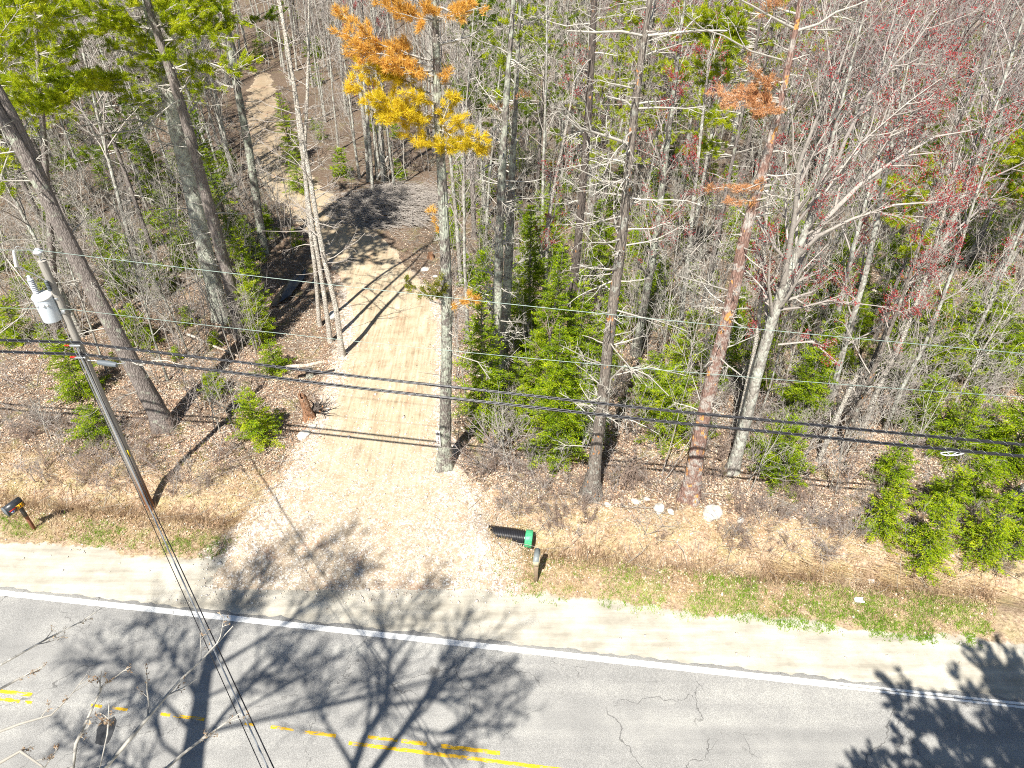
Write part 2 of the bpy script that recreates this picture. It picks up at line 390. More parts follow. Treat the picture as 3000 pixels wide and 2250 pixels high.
def asphalt_color(k, tc):
    sp = k.noise(tc, 55, 2, .5); n = k.noise(tc, .8, 6, .6)
    st = k.noise(k.scale(tc, (.06,1.1,1)), 1.2, 4, .55)
    c = k.ramp(k.math('ADD', k.math('MULTIPLY', n, .45), k.math('MULTIPLY', st, .55)), [(.38,(.255,.25,.24)),(.5,(.33,.322,.305)),(.6,(.42,.41,.38))])
    c = k.mix(k.maprange(sp, .42, .62), k.mix(.6, c, (.12,.118,.115)), c)
    c = k.mix(k.math('MULTIPLY', k.maprange(k.noise(tc, 85, 1), .58, .66), .6), c, (.5,.5,.48))
    wn = k.n('TexNoise'); wn.inputs['Scale'].default_value = 1.6; wn.inputs['Detail'].default_value = 6; k.l(tc, wn.inputs['Vector'])
    wp = k.add(tc, k.scale(wn.outputs['Color'], (1.1,1.1,0)))
    cr = k.voro(wp, .33, 'DISTANCE_TO_EDGE'); msk = k.maprange(k.noise(tc, .35, 3), .44, .52)
    cr2 = k.voro(wp, 1.5, 'DISTANCE_TO_EDGE'); msk2 = k.maprange(k.noise(tc, .5, 2), .6, .66)
    ln = k.math('MULTIPLY', k.maprange(cr, .0035, .0015), msk)
    ln = k.math('MAXIMUM', ln, k.math('MULTIPLY', k.maprange(cr2, .011, .005), msk2))
    c = k.mix(k.math('MULTIPLY', k.maprange(k.noise(tc, 2.3, 6, .75), .6, .7), .3), c, (.17,.165,.16))
    c = k.mix(k.math('MULTIPLY', ln, .6), c, (.05,.048,.047))
    return c, ln
def asphalt_mat():
    m, nt, out = new_mat('old asphalt'); k = NT(nt); tc = k.n('TexCoord').outputs['Object']
    c, ln = asphalt_color(k, tc)
    hn = k.math('SUBTRACT', k.noise(tc, 70, 3, .7), ln)
    k.principled(out, c, .85, k.bump(hn, .35, .012), 0, .2); return m
def paint_mat(name, col, lo, hi):
    m, nt, out = new_mat(name); k = NT(nt); tc = k.n('TexCoord').outputs['Object']
    c, ln = asphalt_color(k, tc)
    w = k.noise(k.scale(tc, (.6,2,1)), 6, 7, .75)
    f = k.maprange(w, lo, hi); cc = k.mix(k.maprange(k.noise(tc, 3, 4), .4, .7), col, tuple(q*.85 for q in col))
    c2 = k.mix(k.math('MULTIPLY', ln, .7), cc, (.1,.1,.1))
    k.principled(out, k.mix(f, c2, c), .7, None, 0, .2); return m
M['ground'] = ground_mat(); M['drive'] = drive_mat(); M['asphalt'] = asphalt_mat()
M['white_line'] = paint_mat('white road paint', (.78,.78,.76), .62, .66)
M['yellow_line'] = paint_mat('yellow road paint', (.72,.42,.02), .53, .58)
M['patch'] = plain('dark asphalt patch', (.06,.062,.066), .85, 0, .3, 20)
def water_mat():
    m, nt, out = new_mat('stream water'); k = NT(nt); tc = k.n('TexCoord').outputs['Object']
    k.principled(out, (.012,.012,.01), .06, k.bump(k.noise(tc, 5, 3), .15, .03), 0, .8); return m
M['water'] = water_mat()

# ------------------------------------------------------------------ SETTING
def axis(lo, hi, step, far_lo, far_hi, grow=1.13):
    a = list(np.arange(lo, hi+1e-6, step)); st = step
    while a[-1] < far_hi: st = min(st*grow, 60); a.append(a[-1]+st)
    st = step
    while a[0] > far_lo: st = min(st*grow, 60); a.insert(0, a[0]-st)
    return np.array(a)
def sheet(name, X, Y, Z, mat, zone=None, kind='structure'):
    ny, nx = X.shape
    i, j = np.meshgrid(np.arange(ny-1), np.arange(nx-1), indexing='ij')
    q = np.stack([i*nx+j, i*nx+j+1, (i+1)*nx+j+1, (i+1)*nx+j], -1).reshape(-1, 4)
    mb = MB(); mb.add(np.stack([X, Y, Z], -1).reshape(-1, 3), q); o = mb.build(name, mat, smooth=True); o['kind'] = kind
    if zone is not None:
        ca = o.data.color_attributes.new('zone', 'FLOAT_COLOR', 'POINT')
        z = np.concatenate([zone.reshape(-1, 3), np.ones((zone.size//3, 1))], 1); ca.data.foreach_set('color', z.astype(np.float32).ravel())
    return o
gx, gy = np.meshgrid(axis(-24, 24, .14, -900, 900), axis(7, 40, .14, -300, 1500))
gz = height(gx, gy); s = s_of(gx, gy); dm = drive_mask(gx, gy)
sand = 1-sstep(1.6, 2.5, s+.25*vnoise(gx*.7, gy*.7, 4.))
mouth = np.exp(-((gx+6.0)/6.2)**4)*(1-sstep(3.5, 5.5, s))*sstep(1.6, 2.6, s)
verge = 1-sstep(5.2, 7.2, s+.5*vnoise(gx*.4, gy*.4, 9.))
grav = np.clip(sstep(-1.6, .2, dm)*sstep(46, 24, gy)*.9 + .35*mouth + .55*np.exp(-(((gx+1.2)/2.2)**2+((gy-16.5)/1.8)**2)), 0, 1)
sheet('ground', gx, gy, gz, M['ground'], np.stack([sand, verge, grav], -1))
# driveway sheet
t = np.linspace(0, 1, 21); rows = []
yy = np.linspace(DL[0,1]*.5+DR[0,1]*.5, DL[-1,1]*.5+DR[-1,1]*.5, 420)
ym = (DL[:,1]+DR[:,1])/2
far_ = 1+1.6*sstep(30, 50, yy); lx = np.interp(yy, ym, DL[:,0])+.22*far_*vnoise(yy*1.1, yy*.4, 2.)+.1*vnoise(yy*4, yy, 6.); rx = np.interp(yy, ym, DR[:,0])+.22*far_*vnoise(yy*1.2, yy*.3, 7.)+.1*vnoise(yy*4, yy, 1.)
dx = lx[:,None]+(rx-lx)[:,None]*t[None]; dy = np.repeat(yy[:,None], 21, 1)
dz = height(dx, dy)+.012-.03*np.clip((np.abs(t-.5)-.44)/.06, 0, 1)[None]
dz[:2] -= .03
k_edge = np.abs(t-.5)[None]*2+0*dx
gz_ = np.clip(.2+sstep(24, 14.5, dy)*.7 + .35*k_edge**3, 0, 1)
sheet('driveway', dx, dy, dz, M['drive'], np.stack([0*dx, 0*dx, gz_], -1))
# road
xs = np.arange(-140, 140, .12)
ragged = .07*vnoise(xs*1.6, xs*.0, 3.)+.05*vnoise(xs*6, xs*.0, 5.)
sv = np.array([.24, .2, .0, -1.8, -3.4, -5.2, -7.1]); RY = edge_y(xs)[None]+sv[:,None]
RY[0] += ragged; RY[1] += ragged
RX = np.repeat(xs[None], len(sv), 0); RZ = np.repeat(np.array([-.01, .018, .024, .035, .045, .035, .02])[:,None], len(xs), 1)
sheet('road', RX[::-1], RY[::-1], RZ[::-1], M['asphalt'])
def road_z(y, x): return np.interp(edge_y(x)-y, -sv[::1], RZ[:,0])
def strip(mb, x0, x1, s0, w, dz=.004, jag=.0, seed=0.):
    n = max(3, int((x1-x0)/.05)); x = np.linspace(x0, x1, n)
    a = edge_y(x)+s0-w/2+jag*vnoise(x*6, x*0, seed); b = edge_y(x)+s0+w/2+jag*vnoise(x*7, x*0, seed+4)
    za = np.interp(-(s0-w/2), -sv, RZ[:,0])+dz; zb = np.interp(-(s0+w/2), -sv, RZ[:,0])+dz
    v = np.concatenate([np.stack([x, a, 0*x+za], 1), np.stack([x, b, 0*x+zb], 1)])
    mb.add(v, [(i, i+1, n+i+1, n+i) for i in range(n-1)])
mb = MB(); strip(mb, -140, 9.6, 0, .2, jag=.008); strip(mb, 9.6, 140, -.055, .07, jag=.006); strip(mb, 9.6, 140, .055, .08, jag=.01, seed=3)
o = mb.build('edge_line_marking', M['white_line']); o['kind'] = 'structure'
mb = MB()
def ypx(xa, xb, row):
    out = []
    for px in (xa, xb):
        py = 2120
        for _ in range(12):
            g = G(px, py); py += ((g[1]-(edge_y(g[0])+row)))*95
        out.append(G(px, py)[0])
    return out
for xa, xb, row, w in [(-400,95,-3.14,.11),(-400,60,-3.36,.1),(75,95,-3.36,.09),(268,300,-3.22,.08),(330,375,-3.22,.08),(472,500,-3.22,.09),(510,600,-3.22,.09),
                       (718,745,-3.2,.07),(794,830,-3.2,.09),(830,862,-3.2,.06),(888,985,-3.22,.1),(1078,1165,-3.14,.09),(1176,1250,-3.14,.11),(1292,1465,-3.14,.11),
                       (1022,2600,-3.37,.1)]:
    a, b = ypx(xa, xb, row); strip(mb, a, b, row, w, jag=.012, seed=xa*.1)
strip(mb, -140, -16, -3.14, .11); strip(mb, -140, -16, -3.36, .1)
o = mb.build('centre_line_marking', M['yellow_line']); o['kind'] = 'structure'
# dark patch in the old centre line
pts = [(285,2140),(300,2112),(322,2110),(336,2100),(343,2112),(338,2135),(330,2158),(318,2180),(300,2186),(280,2180),(284,2160)]
v = [G(x, y, .0) for x, y in pts]; v = [(p[0], p[1], float(np.interp(edge_y(p[0])-p[1], -sv, RZ[:,0]))+.005) for p in v]
c = np.mean(v, 0); mb = MB(); mb.add([c]+v, None, [(0, 1+(i+1) % len(v), 1+i) for i in range(len(v))])
o = mb.build('asphalt_patch', M['patch']); o['kind'] = 'structure'
# stream water
c = ground(850, 860); n = 40; ang = np.linspace(0, 2*math.pi, n, endpoint=False)
mb = MB(); r = 1+.25*vnoise(np.cos(ang)*3, np.sin(ang)*3, 2.)
v = np.stack([c[0]+.38*r*np.cos(ang)+.15*np.sin(ang)*3, c[1]+1.9*r*np.sin(ang), 0*ang-.33], 1)
mb.add(np.vstack([[c[0], c[1], -.28], v]), None, [(0, 1+i, 1+(i+1) % n) for i in range(n)])
o = mb.build('water', M['water']); o['kind'] = 'structure'

# ------------------------------------------------------------------ plant generators
def unit(v): return v/(np.linalg.norm(v)+1e-9)
def perp_dir(rng, d, ang, az=None):
    a = unit(np.cross(d, [.3,.2,.93])); b = np.cross(d, a); az = rng.uniform(0, 2*math.pi) if az is None else az
    return unit(d*math.cos(ang)+(a*math.cos(az)+b*math.sin(az))*math.sin(ang))
def grow(rng, p, d, L, r, n, wob=.12, up=0., end=.25):
    pts = [np.array(p, float)]; d = unit(np.array(d, float)); st = L/(n-1)
    for i in range(n-1):
        d = unit(d+rng.normal(0, wob, 3)+np.array([0, 0, up])); pts.append(pts[-1]+d*st)
    return np.array(pts), r*(1-(1-end)*np.linspace(0, 1, n))
def at(poly, t):
    P, R = poly; n = len(P)-1; f = min(t*n, n-1e-6); i = int(f); w = f-i
    return P[i]*(1-w)+P[i+1]*w, unit(P[i+1]-P[i]), R[i]*(1-w)+R[i+1]*w
def ramify(rng, poly, L, lv, spec, out, tips=None, zmin=-9):
    """spec per level: (count, length ratio, angle, n points, wobble, up, min radius)"""
    if lv >= len(spec): return
    cnt, lr, ang, n, wob, up, rmin = spec[lv]
    cnt = max(1, int(cnt*rng.uniform(.75, 1.25)))
    for i in range(cnt):
        t = rng.uniform(.18, .98) if lv else rng.uniform(.25, .98)
        p, d, r = at(poly, t); nd = perp_dir(rng, d, ang*rng.uniform(.7, 1.3))
        ll = L*lr*rng.uniform(.6, 1.2)*(1.15-.5*t)
        q = grow(rng, p, nd, ll, max(rmin, r*.6), n, wob, up, .35)
        out.append(q)
        if tips is not None and lv == len(spec)-1: tips.append(q[0][-1]); tips.append(q[0][len(q[0])//2])
        ramify(rng, q, ll, lv+1, spec, out, tips)
def trunk_poly(rng, Ht, r, lean=.03, n=12, wob=.02, end=.18):
    d = unit(np.array([rng.normal(0, lean), rng.normal(0, lean), 1]))
    P, R = grow(rng, (0,0,-.15), d, Ht, r, n, wob, .04, end); R[0] *= 1.45; R[1] *= 1.05
    return P, R
def hardwood(seed, Ht, r, first=.35, nb=26, blen=.26, twmat='twig', bmat='bark_hard', buds=False, tmin=.007, fine=5, ang=.75):
    rng = np.random.RandomState(seed); tr = trunk_poly(rng, Ht, r)
    crown, tips = [], []
    for i in range(nb):
        t = first+(1-first)*((i+rng.rand())/nb); p, d, rr = at(tr, t)
        nd = perp_dir(rng, d, ang*rng.uniform(.6, 1.25), i*2.4+rng.uniform(-.5, .5)); L = Ht*blen*(1.2-.85*(t-first)/(1-first))*rng.uniform(.55, 1.15)
        q = grow(rng, p, nd, L, max(.012, rr*.5), 7, .13, .07, .3); crown.append(q)
        ramify(rng, q, L, 0, [(7, .42, .75, 5, .16, .05, .011), (fine, .45, .75, 4, .18, .03, tmin)], crown, tips)
    mt = MB(); tubes(mt, [tr], 8); mc = MB(); tubes(mc, [c for c in crown if len(c[0]) > 4], 4); tubes(mc, [c for c in crown if len(c[0]) <= 4], 3)
    res = {'trunk': mt.mesh('trunk', M[bmat], True), 'crown': mc.mesh('crown', M[twmat])}
    if buds: res['twig_buds'] = bud_mesh(rng, tips)
    return res
def bud_mesh(rng, tips, keep=.24, size=.06):
    C = np.array(tips); C = C[rng.rand(len(C)) < keep]; k = 4; C = np.repeat(C, k, 0)+rng.normal(0, .05, (len(C)*k, 3))
    return blades(rng, C, None, size, size*.7).mesh('twig_buds', M['buds'])  # closed red buds clustered along the twigs
def blades(rng, C, D, L, w, mb=None, spread=1.0, quad=False):
    """one thin triangle (or kite) per centre; D: mean directions or None"""
    mb = mb or MB(); n = len(C); d = rng.normal(0, 1, (n, 3))
    d /= np.linalg.norm(d, axis=1, keepdims=True)+1e-9
    if D is not None: d = D+d*spread; d /= np.linalg.norm(d, axis=1, keepdims=True)+1e-9
    a = np.cross(d, rng.normal(0, 1, (n, 3))); a /= np.linalg.norm(a, axis=1, keepdims=True)+1e-9
    l = (L*rng.uniform(.65, 1.25, n))[:,None]; w = (w*rng.uniform(.7, 1.3, n))[:,None]
    if quad:
        v = np.stack([C, C+d*l*.45+a*w/2, C+d*l, C+d*l*.45-a*w/2], 1).reshape(-1, 3)
        mb.add(v, np.arange(4*n).reshape(-1, 4))
    else:
        v = np.stack([C+a*w/2, C-a*w/2, C+d*l], 1).reshape(-1, 3); mb.add(v, None, np.arange(3*n).reshape(-1, 3))
    return mb
def plume(rng, mb, tw, p0, p1, wid=.5, dens=1., nl=.11, start=.35, r0=.03, wob=.07, nw=.014):
    """a pine branch: limb, side twigs and needle tufts on its outer part"""
    p0 = np.array(p0, float); p1 = np.array(p1, float); L = np.linalg.norm(p1-p0); n = 8
    tt = np.linspace(0, 1, n); P = p0+(p1-p0)*tt[:,None]; P[:,2] += L*.07*np.sin(tt*math.pi)*rng.uniform(-1, .6)
    P[1:-1] += rng.normal(0, wob*L/8, (n-2, 3)); limb = (P, r0*(1-.75*tt)); tw.append(limb)
    C, D = [], []
    nside = max(4, int(L*6*dens))
    for i in range(nside):
        t = start+(1-start)*rng.rand(); p, d, _ = at(limb, t); sd = perp_dir(rng, d, rng.uniform(.5, 1.2)); sd[2] = sd[2]*.45+.12; sd = unit(sd)
        l = wid*rng.uniform(.35, 1.1)*(1.15-.45*abs(2*t-1.3))
        q = grow(rng, p, sd, l, .009, 4, .15, .05, .5); tw.append(q)
        for k in range(max(2, int(l*14))):
            a, b, _ = at(q, rng.uniform(.25, 1)); C.append(a); D.append(b)
    C = np.array(C); D = np.array(D); k = max(4, int(15*dens)); C = np.repeat(C, k, 0)+rng.normal(0, .035, (len(C)*k, 3)); D = np.repeat(D, k, 0); D[:,2] += .35
    blades(rng, C, D*.8, nl, nw, mb, .9)
def pine(seed, Ht, r, first=.35, fol='pine_green', bmat='bark_pine', nwh=13):
    rng = np.random.RandomState(seed); tr = trunk_poly(rng, Ht, r, .015, 12, .012, .12); fm = MB(); tw = []
    for i in range(int(Ht*.9)):
        t = rng.uniform(.1, first); p, d, rr = at(tr, t); q = grow(rng, p, perp_dir(rng, d, 1.4), rng.uniform(.4, 1.6), .018, 5, .15, -.02, .3); tw.append(q)
        ramify(rng, q, 1., 0, [(4, .4, .8, 3, .2, 0, .007)], tw)
    for i in range(nwh):
        t = first+(1-first)*(i+.5)/nwh; p, d, rr = at(tr, t); az0 = rng.rand()*6.3
        for k in range(rng.randint(3, 6)):
            az = az0+k*1.4+rng.uniform(-.3, .3); L = Ht*.19*(1.25-(t-first)/(1-first))*rng.uniform(.6, 1.15)
            e = p+np.array([math.cos(az)*L, math.sin(az)*L, L*rng.uniform(.0, .3)]); plume(rng, fm, tw, p, e, .5*min(1, L/1.5), .75, .13, .3, .025, .07, .022)
    mt = MB(); tubes(mt, [tr], 9); mc = MB(); tubes(mc, tw, 3)
    return {'trunk': mt.mesh('trunk', M[bmat], True), 'crown': mc.mesh('crown', M['twig_pale']), 'needles': fm.mesh('needles', M[fol])}
def fir(seed, Ht, R, fol='fir', dens=1., base=.06):
    """young fir or spruce: whorls of flat sprays"""
    rng = np.random.RandomState(seed); tr = trunk_poly(rng, Ht, .012*Ht+.01, .02, 9, .015, .08); tw = []; C, D, Ls = [], [], []
    nw = max(7, int(Ht*4.2*dens))
    for i in range(nw):
        t = base+(.97-base)*(i+rng.rand()*.6)/nw; p, d, _ = at(tr, t); az0 = rng.rand()*6.3
        nb = rng.randint(5, 8)
        for b in range(nb):
            if rng.rand() < .1: continue
            az = az0+b*2*math.pi/nb+rng.uniform(-.35, .35); L = R*((1-t)**.75*1.05+.04)*rng.uniform(.55, 1.2)*(1 if t > .15 else .7+t*2)
            q = grow(rng, p, (math.cos(az), math.sin(az), .25-.55*(1-t)), L, .01+.004*L, 6, .06, .05, .3); tw.append(q)
            ns = max(3, int(L*15)); side = unit(np.cross(q[0][-1]-q[0][0], [0,0,1]))
            for k in range(ns):
                u = .15+.85*(k+rng.rand())/ns; a, dd, _ = at(q, u); sgn = 1 if k % 2 else -1
                sd = unit(dd*.75+side*sgn*.8+np.array([0, 0, rng.uniform(-.1, .2)])); sl = (.1+.32*L*(1.05-u))*rng.uniform(.6, 1.15)
                m = max(2, int(sl/.05))
                for j in range(m):
                    C.append(a+sd*sl*j/m); D.append(sd+side*rng.uniform(-.7, .7)*.7); Ls.append(.075)
            for j in range(int(L/.045)): a, dd, _ = at(q, rng.rand()); C.append(a); D.append(dd); Ls.append(.07)
    C = np.repeat(np.array(C), 3, 0); D = np.repeat(np.array(D), 3, 0); C = C+rng.normal(0, .016, C.shape)
    mt = MB(); tubes(mt, [tr], 6); tubes(mt, tw, 3); fm = blades(rng, C, D, .085, .026, None, .45, True)
    return {'trunk': mt.mesh('trunk', M['bark_pine'], True), 'crown': fm.mesh('crown', M[fol])}
def put(parts, name, label, cat, loc, group=None, rz=0., sc=1., tilt=(0,0)):
    r = thing(name, label, cat, loc, group, rz); r.scale = (sc, sc, sc); r.rotation_euler = (tilt[0], tilt[1], rz)
    for nm, me in parts.items():
        c = bpy.data.objects.new(nm, me); COL.objects.link(c); c.parent = r
    return r

# ------------------------------------------------------------------ HERO TREES measured from the photograph
def px_trunk(pts, ext=5., Y=None, n=34, sides=18, rough=.05, seed=1, flare=True, Yend=0.):
    """pts from the base up: (px, py, width px). Returns base point and a dense polyline local to it"""
    base = ground(pts[0][0], pts[0][1]); Y0 = base[1] if Y is None else Y
    W3, R3 = [], []
    for i, (x, y, w) in enumerate(pts):
        p = base if i == 0 and Y is None else PY(x, y, Y0+Yend*i/(len(pts)-1)); j = min(max(i, 1), len(pts)-1); sl = (pts[j][0]-pts[j-1][0])/((pts[j][1]-pts[j-1][1]) or 1); W3.append(p); R3.append(w/2*depth(p)/F*depth(p)/math.dist(p, (0, 0, CAMZ))/math.sqrt(1+sl*sl))
    W3 = np.array(W3); R3 = np.array(R3)
    if ext:
        d = unit(W3[-1]-W3[-2]); d = unit(d+np.array([0, 0, .15]))
        W3 = np.vstack([W3, W3[-1]+d*ext*.5, W3[-1]+d*ext]); R3 = np.append(R3, [R3[-1]*.6, R3[-1]*.15])
    cum = np.append(0, np.cumsum(np.linalg.norm(np.diff(W3, axis=0), axis=1))); u = np.linspace(0, 1, n)**1.15*cum[-1]
    P = np.stack([np.interp(u, cum, W3[:,k]) for k in range(3)], 1); R = np.interp(u, cum, R3)
    # smooth
    for _ in range(2): P[1:-1] = P[1:-1]*.5+(P[:-2]+P[2:])*.25
    if flare: P[0,2] -= .15
    return base, (P-base, R), cum[-1]
def bark_tube(mb, poly, sides=18, rough=.06, seed=1, flare=True):
    rng = np.random.RandomState(seed); P, R = poly; n = len(P)
    a = np.arange(sides)*2*math.pi/sides; T = np.gradient(P, axis=0); T /= np.linalg.norm(T, axis=1, keepdims=True)
    U = np.cross(T, [[0,1,.05]]*n); U /= np.linalg.norm(U, axis=1, keepdims=True); V = np.cross(T, U)
    rr = R[:,None]*(1+rng.normal(0, rough, (n, sides))*.6+rough*np.sin(a*3+seed)[None])
    if flare:
        rr[0] *= 1.12+.4*np.clip(np.sin(a*4+seed), 0, 1); rr[1] *= 1.04+.15*np.clip(np.sin(a*4+seed), 0, 1)
    v = P[:,None,:]+rr[:,:,None]*(U[:,None,:]*np.cos(a)[None,:,None]+V[:,None,:]*np.sin(a)[None,:,None])
    i, k = np.meshgrid(np.arange(n-1), np.arange(sides), indexing='ij'); k2 = (k+1) % sides
    q = np.stack([i*sides+k, i*sides+k2, (i+1)*sides+k2, (i+1)*sides+k], -1).reshape(-1, 4)[:, ::-1]
    mb.add(v.reshape(-1, 3), q)
DEADSPEC = [(6, .4, .8, 4, .2, .0, .009), (4, .45, .8, 3, .22, 0, .006)]
def stubs(rng, poly, n, t0, t1, lmin, lmax, out, spec=DEADSPEC, up=.0, r=.02):
    for i in range(n):
        t = rng.uniform(t0, t1); p, d, rr = at(poly, t); L = rng.uniform(lmin, lmax)*(.6 if rng.rand() < .5 else 1)
        q = grow(rng, p, perp_dir(rng, d, rng.uniform(1.1, 1.6)), L, max(r*.5, min(r*1.4, rr*.3)), 6, .14, up, .3); out.append(q)
        if rng.rand() < .85: ramify(rng, q, L, 0, spec, out)
def hero(name, label, cat, pts, bmat, seed, n_dead=40, dead=(.25,.97), dlen=(.3,2.), ext=5., limbs_px=(), extra_stems=(), twmat='twig_pale', Y=None, up=0., spec=DEADSPEC, n=34, group=None, rstub=.02):
    rng = np.random.RandomState(seed); base, poly, L = px_trunk(pts, ext, Y, n)
    root = thing(name, label, cat, base, group); mt = MB(); bark_tube(mt, poly, 18, .06, seed)
    for st in extra_stems:
        sp = []; rw = []
        for (x, y, w) in st: p = PY(x, y, base[1]+.25); sp.append(p-base); rw.append(w/2*depth(p)/F)
        bark_tube(mt, (np.array(sp), np.array(rw)), 12, .05, seed+5, False)
    mt.build('trunk', M[bmat], root, True)
    tw = []; stubs(rng, poly, n_dead, dead[0], dead[1], dlen[0], dlen[1], tw, spec, up, rstub)
    for lp in limbs_px:                                   # limbs seen in the photograph: (px, py, width px, metres towards +Y)
        P = []; R = []
        for (x, y, w, dy) in lp: p = PY(x, y, base[1]+dy); P.append(p-base); R.append(w*.36*depth(p)/F)
        q = (np.array(P), np.array(R)); tw.append(q); LL = np.linalg.norm(q[0][-1]-q[0][0])
        ramify(rng, q, LL, 0, [(9, .28, .8, 4, .2, .02, .011), (4, .5, .8, 3, .2, 0, .007)], tw)
    mc = MB(); tubes(mc, [c for c in tw if len(c[0]) > 4], 6); tubes(mc, [c for c in tw if len(c[0]) <= 4], 4)
    mc.build('crown', M[twmat], root)
    return root, base, poly
def needles_px(root, base, poly, plumes, fol, seed, name='needles', label=None, wid=.5, dens=1.2, nl=.12, nw=.02):
    """plumes: (trunk px y or None, end px, end py, metres towards +Y, start px x, start px y)"""
    rng = np.random.RandomState(seed); fm = MB(); tw = []
    for (sx, sy, ex, ey, dy, w) in plumes:
        p0 = PY(sx, sy, base[1])-base; p1 = PY(ex, ey, base[1]+dy)-base
        plume(rng, fm, tw, p0, p1, w, dens, nl, .2, .03, .07, nw)
    mc = MB(); tubes(mc, tw, 4); mc.build('crown', M['twig_pale'], root)
    o = fm.build(name, M[fol], root)
    if label: o['label'] = label
    return o

# A left edge pine
r, b, p = hero('pine_tree', 'thick grey pine trunk leaning behind the utility pole', 'pine tree',
    [(485,1250,72),(400,1090,58),(300,900,57),(215,740,56),(130,560,53),(60,430,50),(-10,320,46),(-120,130,40)], 'bark_pine', 11, 46, (.12,.95), (.4,2.6), 7.,
    [[(262,815,12,0),(225,830,9,-.2),(195,835,5,-.4)], [(20,760,8,.1),(110,870,8,-.3),(60,930,5,-.6),(-30,1000,3,-.8)]],
    [[(240,790,26),(150,600,34),(85,440,34),(30,330,30),(-60,170,26)]])
needles_px(r, b, p, [(-60,230,-10,60,1,.8),(-60,230,60,130,.5,.8),(40,400,-40,620,-.5,.6),(-40,420,30,560,.4,.7),(-60,260,140,60,1.,.9),(-90,200,60,20,-.5,.9),(-20,330,-60,520,0,.8)], 'pine_green', 12)
crownA = (r, b, p)
# pine behind the left edge pine, with the two bright plumes
def far_pine(bx, by, w, plist, fol, label, seed, top=-60, tx=None, dens=1.1, wid=.75, bmat='bark_pine', nd=26):
    bp = ground(bx, by); tx_ = tx
    pts = []
    for k in range(6):
        y = by+(top-by)*k/5; d = PY(bx, by, bp[1]); 
        zz = CAMZ-(-1)*0
        # vertical line through the base
        r0 = ray(1500, y); z = CAMZ+r0[2]*bp[1]/r0[1]; x = project((bp[0], bp[1], z))[0]
        if tx is not None: x = x+(tx-project((bp[0], bp[1], CAMZ+ray(1500, top)[2]*bp[1]/ray(1500, top)[1]))[0])*k/5
        pts.append((x, y, w*(1-.09*k)))
    r, b, p = hero('pine_tree', label, 'pine tree', pts, bmat, seed, nd, (.25,.9), (.4,2.2), 4.)
    pl = []
    for (ex, ey, dy, wd) in plist:
        # start on the trunk a little lower than the end
        sy = ey+rngA.uniform(-10, 50); tt = (by-sy)/(by-top); sx = np.interp(sy, [q[1] for q in pts[::-1]], [q[0] for q in pts[::-1]])
        pl.append((sx, sy, ex, ey, dy, wd))
        for _ in range(2): pl.append((sx, sy, ex+rngA.uniform(-60, 60), ey+rngA.uniform(-40, 40), dy+rngA.uniform(-.8, .8), wd*rngA.uniform(.8, 1.2)))
    needles_px(r, b, p, pl, fol, seed+1, wid=wid, dens=dens)
    return r
rngA = random.Random(5)
def crown_above(root, base, poly, z0, z1, n, Lr, fol, seed, dens=1.2, wid=.8):
    """the part of a pine's crown round the trunk between two heights"""
    r = np.random.RandomState(seed); fm = MB(); tw = []; P, _ = poly
    for i in range(n):
        z = z0+(z1-z0)*(i+r.rand())/n; x = np.interp(z, P[:,2], P[:,0]); yy_ = np.interp(z, P[:,2], P[:,1]); az = i*2.4+r.uniform(-.4, .4); L = Lr*(1.1-.75*(z-z0)/(z1-z0))*r.uniform(.6, 1.1)
        plume(r, fm, tw, (x, yy_, z), (x+math.cos(az)*L, yy_+math.sin(az)*L, z+L*r.uniform(-.02, .25)), wid, dens, .13, .25, .03, .07, .024)
    mc = MB(); tubes(mc, tw, 4); mc.build('crown', M['twig_pale'], root); fm.build('needles', M[fol], root)
far_pine(170, 1000, 26, [(50,255,-1.2,.9),(200,255,-1.4,.9),(120,300,-1.8,.8),(20,300,-1,.8),(280,240,-.8,.8),(150,60,0,1.),(20,40,.5,1.),(240,120,.5,.9),(60,140,1,1.),(-20,200,.6,1.),(170,190,1,.9),(330,220,0,.7),(110,0,0,1.),(230,20,0,1)],
         'pine_green', 'dark green pine crown filling the top left corner', 21, tx=95, dens=1.3)
# B1, B2
crown_above(*crownA, 15.5, 22, 26, 3.4, 'pine_green', 881)
r, b, p = hero('pine_tree', 'pale lichened pine trunk left of its darker twin, left of the driveway bend', 'pine tree',
    [(652,935,54),(600,730,50),(565,565,50),(524,407,48),(482,249,42),(455,120,38),(432,0,34)], 'bark_pale', 31, 75, (.1,.95), (.4,2.8), 6.,
    [[(500,300,9,0),(400,380,8,-.6),(270,400,6,-1.2),(160,390,4,-1.6)], [(490,190,10,0),(400,155,8,-.5),(320,145,5,-1)], [(520,400,8,0),(400,350,6,-.5),(230,370,4,-1)]])
needles_px(r, b, p, [(470,200,330,130,-.5,.7),(470,170,540,60,-.6,.8),(470,170,420,80,-.8,.8),(470,130,350,50,0,.9),(500,240,440,200,-1,.7),(500,280,560,200,-1,.6),(520,330,390,270,-.8,.6),(460,90,300,20,0,.9),(460,90,540,0,.2,.9),(470,180,380,200,-1,.6),(520,360,300,250,-.8,.6),(440,60,240,90,0,.9),(450,60,600,60,.3,.8)], 'pine_green', 32, dens=1.3)
crown_above(r, b, p, 13.5, 23, 40, 3.8, 'pine_green', 882)
r, b, p = hero('pine_tree', 'darker straight pine trunk in front of its pale lichened twin', 'pine tree',
    [(712,990,46),(680,850,40),(651,746,38),(583,497,36),(542,339,34),(470,122,30),(430,0,26)], 'bark_pine', 33, 46, (.1,.95), (.3,2.4), 6.,
    [[(545,330,8,0),(620,190,6,-.4),(690,205,5,-.7),(775,160,4,-1)], [(520,280,7,0),(600,180,6,-.4),(690,210,4,-.6)]])
